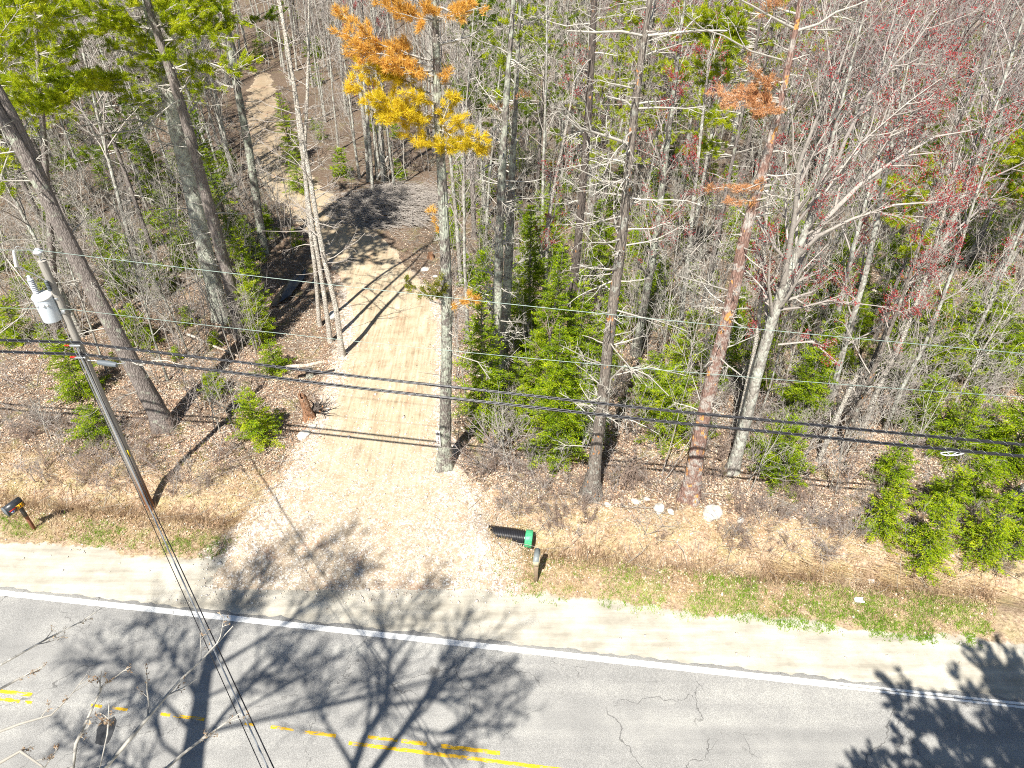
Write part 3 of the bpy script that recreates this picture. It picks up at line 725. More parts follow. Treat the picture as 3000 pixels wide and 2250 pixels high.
needles_px(r, b, p, [(560,420,620,480,-.6,.45),(520,260,590,265,-.6,.5),(500,200,640,120,-.4,.7),(480,140,600,30,0,.8),(470,120,700,110,0,.6),(480,150,360,110,.3,.8),(450,60,520,10,-.5,.9),(450,60,650,0,0,.8)], 'pine_green', 34, dens=1.2)
crown_above(r, b, p, 12.5, 21, 30, 3.2, 'pine_green', 883)
# C
r, b, p = hero('pine_tree', 'slim straight dark trunk beside the upper driveway', 'pine tree',
    [(775,740,28),(764,678,26),(732,452,25),(696,271,24),(672,120,22),(655,0,20)], 'bark_lichen', 41, 30, (.3,.95), (.3,1.6), 5.)
crown_above(r, b, p, 12, 19, 16, 2.2, 'pine_dark', 884)
# D clump of pale stems
for i, pts in enumerate([[(1003,1042,18),(985,900,16),(945,740,15),(915,560,14),(890,420,13),(862,250,12),(830,60,10)],
                         [(968,1000,15),(950,860,14),(930,740,13),(905,600,12),(880,400,12),(850,180,10),(815,0,9)],
                         [(936,952,13),(925,800,12),(905,650,12),(890,480,11),(900,300,10),(905,120,9)]]):
    hero('young_maple', ['pale curved stem, lowest of three beside the dirt driveway', 'pale stem between the other two beside the driveway', 'pale stem nearest the stream, of three beside the driveway'][i],
         'tree', pts, 'bark_birch', 50+i, 30, (.3,.97), (.6,2.6), 3., twmat='twig', up=.06, spec=[(6,.45,.7,4,.15,.04,.010),(4,.45,.7,3,.2,.02,.007)], rstub=.018)
# E the numbered pine
eb = [(1302,1365,50),(1303,1290,35),(1305,1150,33),(1308,1000,33),(1308,850,32),(1300,650,30),(1290,450,28),(1280,300,26),(1278,150,24),(1275,0,22)]
r, b, pE = hero('dying_pine', 'tall pine with golden and orange dying needles, house number board on its trunk', 'pine tree', eb, 'bark_lichen', 61, 46, (.3,.97), (.3,1.7), 6.,
    [[(1283,215,9,0),(1235,235,8,-.3),(1195,230,5,-.6)], [(1280,130,14,0),(1330,120,11,.2),(1380,105,9,.4),(1402,90,5,.5)], [(1320,1035,6,0),(1400,1060,5,-.2),(1435,1110,4,-.3)]])
needles_px(r, b, pE, [(1285,350,1025,240,-.9,0.58),(1285,360,1100,290,-1.1,0.58),(1285,300,1080,330,-.6,.25),(1285,380,1150,330,-1,0.58),(1288,430,1215,395,-.8,0.54),(1285,290,1065,195,-.2,0.51),
    (1285,380,1335,270,-.5,.38),(1290,400,1345,350,-.8,.36),(1290,420,1400,400,-1,.48),(1292,440,1420,440,-.7,.34),(1292,450,1310,420,-.9,.34),(1285,300,1200,270,-.8,.38)], 'pine_gold', 62, 'needles', 'golden yellow dying needles', .5, 1.9, .15, .015)
needles_px(r, b, pE, [(1280,180,1000,95,-.2,0.58),(1280,200,1060,150,-.6,0.58),(1280,210,1120,180,-.8,0.58),(1278,60,1125,10,-.4,0.61),(1278,60,1180,40,-.8,0.61),(1278,50,1350,40,-.5,.5),(1278,20,1400,50,0,.4),(1285,250,1310,205,-.4,.26),
    (1278,40,1240,25,-.8,.5),(1278,220,1180,215,-.6,.4),(1280,250,990,30,.6,.3),(1308,905,1390,870,-.5,.3),(1308,700,1255,600,.3,.25)], 'pine_orange', 63, 'needles', 'orange dead needles', .5, 1.7, .15, .015)
needles_px(r, b, pE, [(1305,900,1180,820,-.3,.3),(1305,890,1240,830,-.6,.3),(1305,860,1290,810,-.6,.3)], 'ever_olive', 64, 'needles', 'yellow green needles low on the trunk', .4, 1.5, .11, .02)
# F double trunk
hero('lichened_pine', 'mossy grey double trunk right of the driveway, left stem', 'pine tree', [(1440,1190,30),(1448,1060,29),(1458,900,28),(1462,750,25),(1468,560,24),(1475,420,22),(1490,200,18),(1505,0,14)],
     'bark_lichen', 71, 90, (.15,.97), (.3,1.9), 4., up=0.)
r, b, p = hero('lichened_pine', 'mossy grey double trunk right of the driveway, right stem', 'pine tree', [(1468,1150,26),(1480,980,28),(1488,800,26),(1496,640,22),(1500,500,20),(1510,300,16),(1520,100,12)],
     'bark_lichen', 72, 80, (.2,.97), (.3,1.9), 3.)
needles_px(r, b, p, [(1512,250,1430,160,.5,.4),(1512,200,1440,110,.3,.5),(1515,140,1540,90,-.4,.4),(1515,100,1470,30,0,.6),(1510,300,1440,260,.4,.4),(1515,60,1560,50,0,.5)], 'pine_green', 73)
needles_px(r, b, p, [(1505,300,1450,320,-.8,.3),(1505,290,1540,275,-.8,.2)], 'pine_salmon', 74, 'needles', 'small orange dead sprays', dens=.9)
# G dark snag
hero('dead_snag', 'dark barkless dead trunk between the spruces and the grey dead pine', 'dead tree', [(1664,1090,26),(1672,960,26),(1680,820,24),(1692,723,23),(1719,407,24),(1728,253,22),(1741,0,20)], 'bark_snag', 81, 60, (.15,.97), (.3,2.2), 4.,
     [[(1705,385,9,-.1),(1640,330,6,-.6),(1620,290,4,-.9)]])
# H big dead pine
hero('dead_pine', 'grey dead pine with long bare limbs in front of the woods', 'dead tree', [(1732,1455,58),(1742,1370,40),(1750,1292,34),(1768,1157,32),(1782,998,32),(1809,795,31),(1827,678,30),(1836,520,28),(1854,407,27),(1859,294,25),(1881,158,22),(1900,45,20),(1905,0,18)],
     'bark_dead', 91, 90, (.15,.97), (.3,2.4), 4.,
     [[(1855,425,13,0),(1780,400,12,-.3),(1700,375,9,-.6),(1640,300,6,-1)], [(1862,320,10,0),(1830,295,9,-.1),(1780,283,6,-.4)], [(1866,318,9,0),(1930,315,8,-.2),(2010,318,6,-.5),(2080,310,4,-.8)],
      [(1885,105,11,0),(1820,92,11,-.2),(1740,95,10,-.4),(1660,90,6,-.7)], [(1890,105,12,0),(1960,98,11,.1),(2040,90,10,.3),(2130,90,7,.5)],
      [(1778,1210,10,0),(1790,1110,8,-.3),(1830,1070,7,-.5),(1900,1100,5,-.7),(1960,1160,4,-.9)], [(1760,1065,7,0),(1700,1040,5,-.3),(1640,1010,3,-.5)], [(1800,1100,6,.1),(1900,1075,5,0),(2010,1100,3,-.2)]])
# I red barked pine
r, b, p = hero('peeling_pine', 'tall pine with rusty peeling bark and orange scars', 'pine tree', [(2020,1458,62),(2040,1330,46),(2060,1220,43),(2085,1110,43),(2108,1021,42),(2154,840,38),(2181,678,36),(2226,542,34),(2258,407,29),(2289,294,25),(2312,181,23),(2330,99,21),(2345,0,16)],
     'bark_red', 101, 56, (.25,.98), (.3,1.6), 3.,
     [[(2330,85,13,0),(2270,55,10,-.2),(2200,15,8,-.5),(2130,-20,5,-.7)], [(2335,90,13,0),(2400,70,12,-.3),(2450,35,9,-.5),(2510,15,7,-.7),(2580,-15,5,-1)], [(2340,85,8,0),(2400,88,8,.2),(2465,86,6,.3)],
      [(2290,175,8,0),(2200,150,8,-.3),(2120,105,7,-.6),(2060,85,6,-.9),(2000,35,4,-1.2)], [(2060,85,6,-.9),(1960,100,5,-1),(1900,120,3,-1.1)],
      [(2130,850,8,0),(2060,830,7,-.4),(1990,810,5,-.8)], [(2160,905,5,0),(2195,905,3,.1)], [(2130,865,6,0),(2080,880,5,-.6),(2000,830,4,-1)]])
needles_px(r, b, p, [(2290,290,2085,270,-.8,.4),(2290,300,2110,310,-1,.4),(2295,280,2180,180,-.3,.35),(2290,310,2200,320,-1,.36),(2250,560,2060,550,-.5,.2),(2245,580,2130,590,-.7,.2),(2330,40,2230,0,0,.4),(2290,300,2150,290,-.6,.5),(2290,320,2230,330,-.8,.5),(2300,240,2200,240,-.5,.45),(2260,520,2160,560,-.6,.35)], 'pine_salmon', 102, 'needles', 'orange dead needle sprays', dens=1.5, nl=.1, nw=.014)
# J big forked maple with red buds
def maple_px(label, pts, seed, limbs, bmat='bark_hard', n_b=30, name='red_maple', ext=5., t0=.4, dl=(1.,4.)):
    rng = np.random.RandomState(seed); base, poly, L = px_trunk(pts, ext); root = thing(name, label, 'maple tree', base); mt = MB(); bark_tube(mt, poly, 14, .04, seed)
    mt.build('trunk', M[bmat], root, True); tw = []; tips = []
    sp = [(8,.42,.6,5,.12,.05,.011),(6,.45,.65,4,.15,.04,.008),(4,.45,.7,3,.15,.02,.006)]
    for lp in limbs:
        P = []; R = []
        for (x, y, w, dy) in lp: q = PY(x, y, base[1]+dy); P.append(q-base); R.append(w/2*depth(q)/F)
        q = (np.array(P), np.array(R)); tw.append(q); ramify(rng, q, np.linalg.norm(P[-1]-P[0])*.75, 0, sp, tw, tips)
    for i in range(n_b):
        t = rng.uniform(t0, .98); a, d, rr = at(poly, t); l = rng.uniform(*dl); q = grow(rng, a, perp_dir(rng, d, rng.uniform(.4, .9)), l, max(.012, rr*.4), 7, .1, .08, .3); tw.append(q)
        ramify(rng, q, l, 0, sp[:2], tw, tips)
    mc = MB(); tubes(mc, [c for c in tw if len(c[0]) > 4], 5); tubes(mc, [c for c in tw if len(c[0]) <= 4], 3); mc.build('crown', M['twig'], root)
    tips = [tp for tp in tips if tp[2] > 5.5]
    if len(tips) > 60:
        me = bud_mesh(rng, tips, .35, .055); o = bpy.data.objects.new('twig_buds', me); COL.objects.link(o); o.parent = root
    return root
maple_px('large forked grey maple with red buds, right of the red barked pine', [(2145,1380,42),(2170,1290,36),(2194,1202,35),(2226,1066,34),(2271,908,34),(2316,786,30),(2361,678,24),(2400,560,18),(2440,400,12)], 111,
    [[(2300,830,22,0),(2350,740,20,.2),(2420,640,17,.5),(2520,540,14,.8),(2620,470,10,1.),(2740,400,7,1.2),(2860,380,4,1.5)],
     [(2290,860,20,0),(2310,740,18,-.3),(2330,620,15,-.5),(2340,480,12,-.8),(2400,330,9,-1),(2460,200,6,-1),(2500,80,3,-1)],
     [(2350,720,16,.2),(2420,560,14,.6),(2480,400,12,.9),(2560,250,9,1.2),(2680,130,6,1.5),(2750,30,3,1.6)],
     [(2330,760,14,0),(2400,690,12,-.6),(2500,640,9,-1.),(2620,600,7,-1.4),(2760,590,4,-1.8)],
     [(2270,910,12,0),(2350,900,9,-.4),(2430,880,7,-.8),(2600,900,3,-1.2)],
     [(2280,1010,9,0),(2380,1000,7,-.5),(2450,1060,5,-1)],
     [(2420,560,11,.3),(2520,420,9,.5),(2660,300,7,.5),(2800,200,4,.5)],
     [(2520,540,10,.8),(2620,380,8,1),(2740,270,5,1),(2880,140,3,1)]])
maple_px('thin pale stem between the red barked pine and the forked maple', [(2150,1330,15),(2167,1225,14),(2212,1021,14),(2235,840,12),(2240,700,11),(2250,560,9)], 112, [], 'bark_birch', 14, 'young_maple', 2., .4, (.5,1.6))
# K leaning stems on the right
K = [([(2398,1352,18),(2440,1250,17),(2480,1160,16),(2511,1100,13)], 0., 'short broken-off pale trunk, leftmost of the leaning stems', 'bark_birch', 6),
     ([(2425,1215,22),(2455,1080,21),(2490,960,20),(2540,790,19),(2570,640,17),(2600,480,13)], 4., 'leaning lichened maple stem behind the broken pale trunk', 'bark_hard', 22),
     ([(2515,1150,16),(2570,1030,15),(2615,930,14),(2646,863,12)], 0., 'broken leaning dead stem with an orange scar', 'bark_dead', 8),
     ([(2529,1256,18),(2575,1130,17),(2633,1021,16),(2680,900,15),(2725,780,13),(2760,640,11)], 3., 'birch-pale leaning stem with drooping twigs', 'bark_birch', 24),
     ([(2592,1260,16),(2650,1120,15),(2705,1021,14),(2760,880,13),(2804,750,12),(2850,600,10)], 3., 'leaning grey stem right of the birch-pale one', 'bark_hard', 22),
     ([(2795,1110,14),(2850,990,13),(2904,885,12),(2960,750,11),(3010,620,9)], 3., 'rightmost slim leaning stem above the green firs', 'bark_hard', 20),
     ([(2470,1330,20),(2500,1230,18),(2545,1120,16),(2590,1010,14),(2640,880,12),(2700,700,10)], 3., 'dead twiggy leaning stem at the front of the leaning stems', 'bark_dead', 34),
     ([(1985,1010,14),(2000,900,14),(2015,760,13),(2035,560,11),(2060,330,9)], 3., 'slim grey trunk behind the peeling pine', 'bark_hard', 24),
     ([(1860,1040,26),(1880,940,24),(1905,800,23),(1930,640,20),(1950,470,17),(1975,260,13)], 4., 'lichened maple right behind the grey dead pine', 'bark_lichen', 34),
     ([(1600,1000,16),(1598,840,15),(1600,700,14),(1620,560,12),(1650,420,10)], 3., 'pale stem standing in the spruces', 'bark_birch', 20),
     ([(1080,530,14),(1075,430,13),(1060,300,12),(1040,150,11),(1030,0,9)], 4., 'slim trunk left of the golden pine beyond the brush pile', 'bark_hard', 14),
     ([(1125,530,17),(1118,420,16),(1108,280,14),(1100,120,12)], 4., 'first of the paired trunks beyond the brush pile', 'bark_hard', 14),
     ([(1092,560,10),(1085,450,10),(1075,330,9),(1060,180,8)], 3., 'thinnest trunk beyond the brush pile', 'bark_hard', 10)]
for i, (pts, ext, lab, bm, nb) in enumerate(K):
    maple_px(lab, pts, 120+i, [], bm, nb, 'leaning_tree' if 1 <= i <= 6 and i != 2 else ('dead_tree' if ext == 0 else 'slim_tree'), ext, .25 if ext else .4, (.5,2.4) if ext else (.3,.8))

# ------------------------------------------------------------------ young firs and spruces at measured places
FIRS = [  # base px, base py, top py, half width px, material, label
 (1640,1335,930,125,'fir','full bright green young spruce in front of the dark one, right of the driveway'),
 (1590,1190,690,100,'fir','tall young spruce standing behind the full bright green one'),
 (1545,1010,560,85,'fir','dark narrow spruce beside the mossy double trunk'),
 (2330,1240,960,105,'fir','green spruce to the right of the forked maple trunk'),
 (2270,1390,1215,115,'fir','low spreading fir at the foot of the forked maple'),
 (1950,1270,1060,120,'fir_lime','loose green fir between the grey dead pine and the peeling pine'),
 (1890,1200,1020,90,'fir','small fir directly behind the grey dead pine'),
 (2570,1560,1390,85,'fir_lime','low lime green fir on the bank above the ditch, left of two others'),
 (2690,1640,1450,90,'fir_lime','lime green fir on the bank, middle of three'),
 (2860,1630,1430,85,'fir_lime','bushy lime fir on the bank, furthest right of three'),
 (2930,1370,1060,140,'fir','wide dark green fir at the right edge below the cables'),
 (2780,1330,1120,95,'fir','dark fir left of the wide one at the right edge'),
 (2750,1120,940,110,'fir_lime','yellow green fir among the leaning stems'),
 (2830,1470,1330,95,'fir','low dark fir behind the bank firs'),
 (2600,1130,990,80,'fir','small fir between two leaning stems'),
 (3010,1560,1330,90,'fir','fir cut by the right edge of the view'),
 (765,1285,1130,95,'fir_lime','bushy green fir beside the grey post left of the driveway'),
 (810,1090,990,70,'fir','small bright fir beside the broken stump'),
 (700,760,270,70,'fir','dark spruce left of the upper driveway'),
 (770,1000,640,60,'fir_lime','thin yellow green fir at the edge of the shaded stream'),
 (350,820,630,85,'fir','bright young fir behind the leaning grey pine'),
 (480,860,760,75,'fir','small fir in the shade right of the leaning grey pine'),
 (250,1160,980,90,'fir','loose fir left of the utility pole'),
 (300,1290,1180,100,'fir','low fir in front of the loose one, left of the utility pole'),
 (150,900,760,70,'fir_lime','pale green fir below the transformer'),
 (560,780,650,60,'fir','small dark fir under the lichened pine'),
 (1740,840,560,70,'fir','dark fir behind the grey dead pine at mid height'),
 (2130,1010,830,80,'fir','dark fir behind the peeling pine'),
 (2160,760,560,70,'fir','far dark fir right of the peeling pine'),
 (2420,920,760,70,'fir','fir behind the forked maple'),
 (2040,1280,1160,60,'fir','small fir at the foot of the peeling pine'),
 (880,560,430,50,'fir','small fir at the driveway bend'),
 (860,480,250,45,'fir_lime','thin fir beside the slim dark trunk'),
 (1700,1250,1080,80,'fir','young fir wedged between the full bright spruce and the grey dead pine'),
 (1530,1260,1120,60,'fir_lime','lime fir left of the full bright spruce base'),
 (1980,1140,900,90,'fir_lime','yellow green spruce between the grey dead pine and the peeling pine, further back'),
 (2210,1130,940,70,'fir','fir between the peeling pine and the forked maple'),
 (2400,1090,900,90,'fir_lime','lime spruce just right of the forked maple'),
 (2480,1010,850,80,'fir','fir in front of the leaning stems gap'),
 (2700,1010,800,95,'fir_lime','tall yellow green fir between the leaning stems'),
 (2860,1020,800,100,'fir_lime','tall fir right of the rightmost leaning stem'),
 (2980,1100,850,110,'fir','tall fir at the right edge behind the wide one'),
 (2680,1260,1080,90,'fir','dark fir at the feet of the leaning stems'),
 (2600,1420,1290,80,'fir','low fir between the leaning stems and the bank firs'),
 (2740,1500,1350,90,'fir_lime','lime fir just behind the middle bank fir'),
 (2950,1620,1480,70,'fir_lime','small fir right of the bushy bank fir'),
 (2420,930,700,70,'fir_lime','spruce top right of the forked maple limbs'),
 (1790,980,780,70,'fir','fir right behind the middle of the grey dead pine'),
 (1890,780,560,70,'fir','dark spruce behind the slim lichened maple'),
 (1610,800,520,70,'fir','dark narrow spruce top behind the snag'),
 (60,1000,860,80,'fir_lime','pale fir at the left edge below the transformer'),
 (420,1010,880,70,'fir','fir between the leaning grey pine and the pale lichened pine'),
 (180,650,450,70,'fir','dark fir behind the leaning grey pine upper trunk'),
 (640,1160,1080,60,'fir_lime','small bright fir in front of the lichened pine'),
 (1420,1150,1080,40,'fir_lime','tiny fir at the foot of the mossy double trunk'),
]
def fir_px(i, bx, by, ty, hw, mat, lab):
    p = ground(bx, by); r = ray(1500, ty); top = CAMZ+r[2]*p[1]/r[1]; Ht = max(.6, top-p[2]); R = hw*depth((0, p[1], Ht*.3))/F
    parts = fir(300+i, Ht, R, mat, 1.15 if by > 900 else .9)
    return put(parts, 'spruce_tree' if 'spruce' in lab else 'fir_tree', lab, 'evergreen tree', p)
for i, f in enumerate(FIRS): fir_px(i, *f)

# green pine crowns standing further back
for i, (bx, by, w, pl, fol, lab) in enumerate([
  (2060,900,16,[(2010,40,-.5,.9),(2090,60,-.5,.9),(2130,30,0,.9),(2060,120,-.8,.9),(2000,110,0,.8),(2120,100,.4,.8),(2030,330,-.6,.6),(2080,340,0,.6),(2010,440,-.5,.5),(2060,430,0,.5),(2060,200,-.6,.7),(2130,140,0,.7),(1960,200,0,.6)],'pine_green','green pine crown between the dead pine and the peeling pine'),
  (2560,1000,14,[(2680,530,-.5,.6),(2620,560,-.8,.7),(2740,560,0,.6),(2690,700,-.5,.6),(2660,720,-.8,.6),(2600,620,0,.7),(2700,600,0,.7),(2740,500,0,.6)],'pine_green','yellow green pine sprays inside the red budded maples'),
  (2960,900,16,[(2960,440,-.5,.8),(3010,480,0,.8),(2900,500,0,.7),(2980,400,0,.8),(2940,560,.4,.7),(3020,560,0,.8)],'pine_green','green pine at the right edge above the firs'),
  (1390,700,15,[(1400,20,0,.9),(1430,60,0,.9),(1380,130,-.5,.8),(1450,160,0,.8),(1420,230,0,.7),(1370,60,.3,.8),(1440,310,0,.6),(1400,280,-.6,.6)],'pine_dark','dark green pine right behind the golden pine'),
  (1850,620,14,[(1800,160,-.4,.7),(1850,60,0,.8),(1790,240,0,.6),(1900,200,0,.7),(1810,20,0,.8),(1930,60,0,.8)],'pine_green','small pine behind the grey dead pine'),
  (470,800,16,[(330,330,0,.8),(400,420,0,.6),(250,450,0,.6),(520,300,0,.7)],'pine_dark','dark pine in the shade behind the lichened pines')]):
    far_pine(bx, by, w, pl, fol, lab, 400+i*3, dens=1.1, nd=20)

# ------------------------------------------------------------------ the woods: many trees one can count
VAR = {
 'tall': [hardwood(500+i, Ht, r, .38, 24, .2, 'twig', 'bark_hard', False, .009, 4, .6) for i, (Ht, r) in enumerate([(15.5,.10),(17,.12),(14,.085),(16,.10)])],
 'maple': [hardwood(520+i, Ht, r, .3, 30, .27, 'twig_mauve', 'bark_hard', True, .009, 5, .7) for i, (Ht, r) in enumerate([(14,.12),(15.5,.14),(12.5,.10)])],
 'young': [hardwood(540+i, Ht, r, .25, 18, .28, tw, bm, False, .008, 4, .75) for i, (Ht, r, tw, bm) in enumerate([(8,.05,'twig_pale','bark_birch'),(9.5,.06,'twig','bark_hard'),(7,.045,'twig_brown','bark_hard'),(8.5,.05,'twig_pale','bark_lichen')])],
 'pine': [pine(560+i, Ht, r, .4, fol) for i, (Ht, r, fol) in enumerate([(16,.16,'pine_green'),(13,.13,'pine_dark')])],
 'spruce': [fir(580+i, Ht, R, 'fir', .85) for i, (Ht, R) in enumerate([(6,1.3),(4,1.1),(2.6,.95)])],
}
INFO = {'tall': ('bare_tree', 'tall bare grey tree', 'tree'), 'maple': ('red_maple', 'bare red budded maple', 'maple tree'),
        'young': ('bare_sapling', 'slender bare young tree', 'tree'), 'pine': ('pine_tree', 'green pine tree', 'pine tree'), 'spruce': ('spruce_tree', 'small dark green spruce', 'evergreen tree')}
LAND = [('the leaning grey pine',300,900),('the transformer pole',300,1150),('the pale lichened pine',600,730),('the slim dark trunk by the upper driveway',745,520),('the three pale stems',950,850),
 ('the brush pile',1130,560),('the golden needled pine',1300,700),('the mossy double trunk',1460,900),('the full bright spruce',1640,1100),('the dark snag',1680,800),('the grey dead pine',1780,950),
 ('the peeling pine',2150,850),('the forked maple',2280,850),('the broken pale trunk',2450,1200),('the birch-pale leaning stem',2640,1000),('the rightmost leaning stem',2900,880),('the wide fir at the right edge',2930,1200),
 ('the top of the peeling pine',2320,150),('the top left pine crown',100,300),('the far end of the driveway',760,220),('the paired trunks beyond the brush pile',1120,380),('the small far stump',1145,430),
 ('the upper limbs of the forked maple',2700,400),('the dark needled pine',1400,400),('the top of the grey dead pine',1880,200),('the pine sprays in the maples',2680,620),('the right edge pine',2970,520),('the stream',850,860)]
ORD = ['nearest','second','third','fourth','fifth','sixth','seventh','eighth','ninth','tenth','eleventh','twelfth','thirteenth','fourteenth','fifteenth','sixteenth']
rng = random.Random(77); placed = []; cands = []
heroes = [(o.location.x, o.location.y) for o in COL.objects if o.type == 'EMPTY']
def ok(x, y, dmin):
    if s_of(x, y) < 7.6 or drive_mask(x, y) > -1.0: return False
    px, py = project((x, y, 0))
    if 860 < px < 1300 and py > 560 or (690 < px < 870 and 200 < py < 640): return False      # the open view up the driveway
    if 640 < px < 960 and 640 < py < 1150: return False
    if px < 900 and py > 1130 or (px > 900 and py > 1330): return False
    if any((x-a)**2+(y-b)**2 < dmin*dmin*.5 for a, b in heroes): return False
    return all((x-a)**2+(y-b)**2 > dmin*dmin for a, b, *_ in placed)
tries = 0; NT_ = 285
while len(placed) < NT_ and tries < 60000:
    tries += 1
    y = 21+75*rng.random()**1.4; x = rng.uniform(-.88, .88)*y*1.0
    if ok(x, y, 1.15+.012*y): placed.append((x, y))
WOOD = []; GRP = {'tall': 'tall bare trees in the woods', 'maple': 'red budded maples in the woods', 'young': 'slender bare young trees in the woods', 'pine': 'green pines in the woods', 'spruce': 'small spruces in the woods'}
for k, (x, y) in enumerate(placed):
    px, py = project((x, y, 0)); q = rng.random()
    if px > 1900: kind = 'maple' if q < (.42 if px > 2250 else .12) else 'young' if q < .60 else 'tall' if q < .68 else 'pine' if q < .75 else 'spruce'
    elif px > 1320: kind = 'tall' if q < .2 else 'young' if q < .44 else 'tall' if q < .56 else 'pine' if q < .70 else 'spruce'
    elif px > 640: kind = 'tall' if q < .82 else 'young' if q < .93 else 'spruce'
    else: kind = 'tall' if q < .26 else 'young' if q < .52 else 'pine' if q < .74 else 'spruce'
    if kind == 'pine' and y < 34: kind = 'young'
    if kind in ('tall', 'maple') and y < 27: kind = 'young'
    vs = VAR[kind]; v = vs[rng.randrange(len(vs))]; c_ = project((x, y, 2.5))
    li = min(range(len(LAND)), key=lambda i: (LAND[i][1]-c_[0])**2+(LAND[i][2]-c_[1])**2); dx_, dy_ = c_[0]-LAND[li][1], c_[1]-LAND[li][2]
    side = ('left of' if dx_ < 0 else 'right of') if abs(dx_) > abs(dy_) else ('behind' if dy_ < 0 else 'in front of')
    WOOD.append((kind, li, side, math.hypot(dx_, dy_), v, x, y, rng.uniform(0, 6.28), rng.uniform(.8, 1.15), (rng.gauss(0, .03), rng.gauss(0, .03))))
WOOD.sort(key=lambda w: (w[0], w[1], w[2], w[3])); seen = {}
for kind, li, side, _, v, x, y, rz, sc, tl in WOOD:
    nm, lab, cat = INFO[kind]; k_ = (kind, li, side); i_ = seen.get(k_, 0); seen[k_] = i_+1
    put(v, nm, '%s, %s one %s %s' % (lab, ORD[min(i_, 15)], side, LAND[li][0]), cat, (x, y, H(x, y)), GRP[kind], rz, sc, tl)

# the uncountable rest: undergrowth and the far woods, instanced on one object each
def scatter_obj(name, pts, rots, scs, idx, protos, label=None, cat=None):
    me = bpy.data.meshes.new(name); me.vertices.add(len(pts)); me.vertices.foreach_set('co', np.array(pts, np.float32).ravel())
    a = me.attributes.new('rot', 'FLOAT_VECTOR', 'POINT'); a.data.foreach_set('vector', np.array(rots, np.float32).ravel())
    a = me.attributes.new('scl', 'FLOAT', 'POINT'); a.data.foreach_set('value', np.array(scs, np.float32))
    a = me.attributes.new('idx', 'INT', 'POINT'); a.data.foreach_set('value', np.array(idx, np.int32))
    o = bpy.data.objects.new(name, me); COL.objects.link(o); o['kind'] = 'stuff'
    if label: setp(o, label, cat)
    g = bpy.data.node_groups.new(name, 'GeometryNodeTree'); g.interface.new_socket('Geometry', in_out='INPUT', socket_type='NodeSocketGeometry'); g.interface.new_socket('Geometry', in_out='OUTPUT', socket_type='NodeSocketGeometry')
    gi = g.nodes.new('NodeGroupInput'); go = g.nodes.new('NodeGroupOutput'); jn = g.nodes.new('GeometryNodeJoinGeometry')
    def named(nm, dt):
        x = g.nodes.new('GeometryNodeInputNamedAttribute'); x.data_type = dt; x.inputs[0].default_value = nm; return x.outputs[0]
    ro, scl, ix = named('rot', 'FLOAT_VECTOR'), named('scl', 'FLOAT'), named('idx', 'INT')
    for i, pr in enumerate(protos):
        oi = g.nodes.new('GeometryNodeObjectInfo'); oi.inputs[0].default_value = pr; oi.transform_space = 'ORIGINAL'; oi.inputs['As Instance'].default_value = True
        cp = g.nodes.new('FunctionNodeCompare'); cp.data_type = 'INT'; cp.operation = 'EQUAL'
        ii = [s_ for s_ in cp.inputs if s_.type == 'INT']; g.links.new(ix, ii[0]); ii[1].default_value = i
        ip = g.nodes.new('GeometryNodeInstanceOnPoints'); g.links.new(gi.outputs[0], ip.inputs['Points']); g.links.new(cp.outputs[0], ip.inputs['Selection'])
        g.links.new(oi.outputs['Geometry'], ip.inputs['Instance']); g.links.new(scl, ip.inputs['Scale'])
        er = g.nodes.new('FunctionNodeEulerToRotation'); g.links.new(ro, er.inputs[0]); g.links.new(er.outputs[0], ip.inputs['Rotation'])
        g.links.new(ip.outputs[0], jn.inputs[0])
    g.links.new(jn.outputs[0], go.inputs[0]); md = o.modifiers.new('scatter', 'NODES'); md.node_group = g
    return o
def shrub_mesh(seed, Ht, stems, mat, spread=.35, tmin=.006):
    rng = np.random.RandomState(seed); out = []
    for i in range(stems):
        d = unit(np.array([rng.normal(0, spread), rng.normal(0, spread), 1])); q = grow(rng, (rng.normal(0, .12), rng.normal(0, .12), -.05), d, Ht*rng.uniform(.6, 1.1), .008+.004*Ht, 7, .09, .04, .3); out.append(q)
        ramify(rng, q, Ht, 0, [(8, .34, .75, 5, .15, .04, .008), (5, .42, .8, 3, .2, .02, tmin)], out)
    mb = MB(); tubes(mb, [c for c in out if len(c[0]) > 4], 4); tubes(mb, [c for c in out if len(c[0]) <= 4], 3); return mb.mesh('bare_shrub', M[mat])
SHR = [shrub_mesh(601, 2.2, 3, 'twig', .35), shrub_mesh(602, 3.6, 2, 'twig_pale', .22), shrub_mesh(603, 5., 2, 'twig', .15, .007), shrub_mesh(604, 1.4, 6, 'twig_brown', .5), shrub_mesh(605, 3., 3, 'twig_mauve', .3), shrub_mesh(606, 5.5, 1, 'twig_pale', .12, .007)]
protos = []
for i, (px, py, lab) in enumerate([(1500,1290,'bare multi-stemmed shrub at the foot of the full bright spruce'),(2440,1440,'pale bare shrub on the bank left of the lime firs'),(1945,1400,'tall thin bare shrub just left of the peeling pine base'),
                                   (1830,1440,'low brown twiggy shrub between the dead pine and the peeling pine'),(560,1190,'mauve bare shrub right of the leaning grey pine base'),(690,1230,'single pale bare stem left of the bushy fir and the grey post')]):
    p = ground(px, py); o = bpy.data.objects.new('bare_shrub', SHR[i]); COL.objects.link(o); o.location = p; setp(o, lab, 'shrub'); protos.append(o)
for i, (px, py, h_, R_, lab) in enumerate([(2205,1330,1.5,.6,'knee high fir seedling between the peeling pine and the forked maple bases'),(1560,1345,1.1,.5,'fir seedling at the left foot of the full bright spruce')]):
    p = ground(px, py); o = bpy.data.objects.new('fir_seedling', fir(640+i, h_, R_, ['fir','fir_lime'][i], 1.)['crown']); COL.objects.link(o); o.location = p; setp(o, lab, 'evergreen seedling'); protos.append(o)
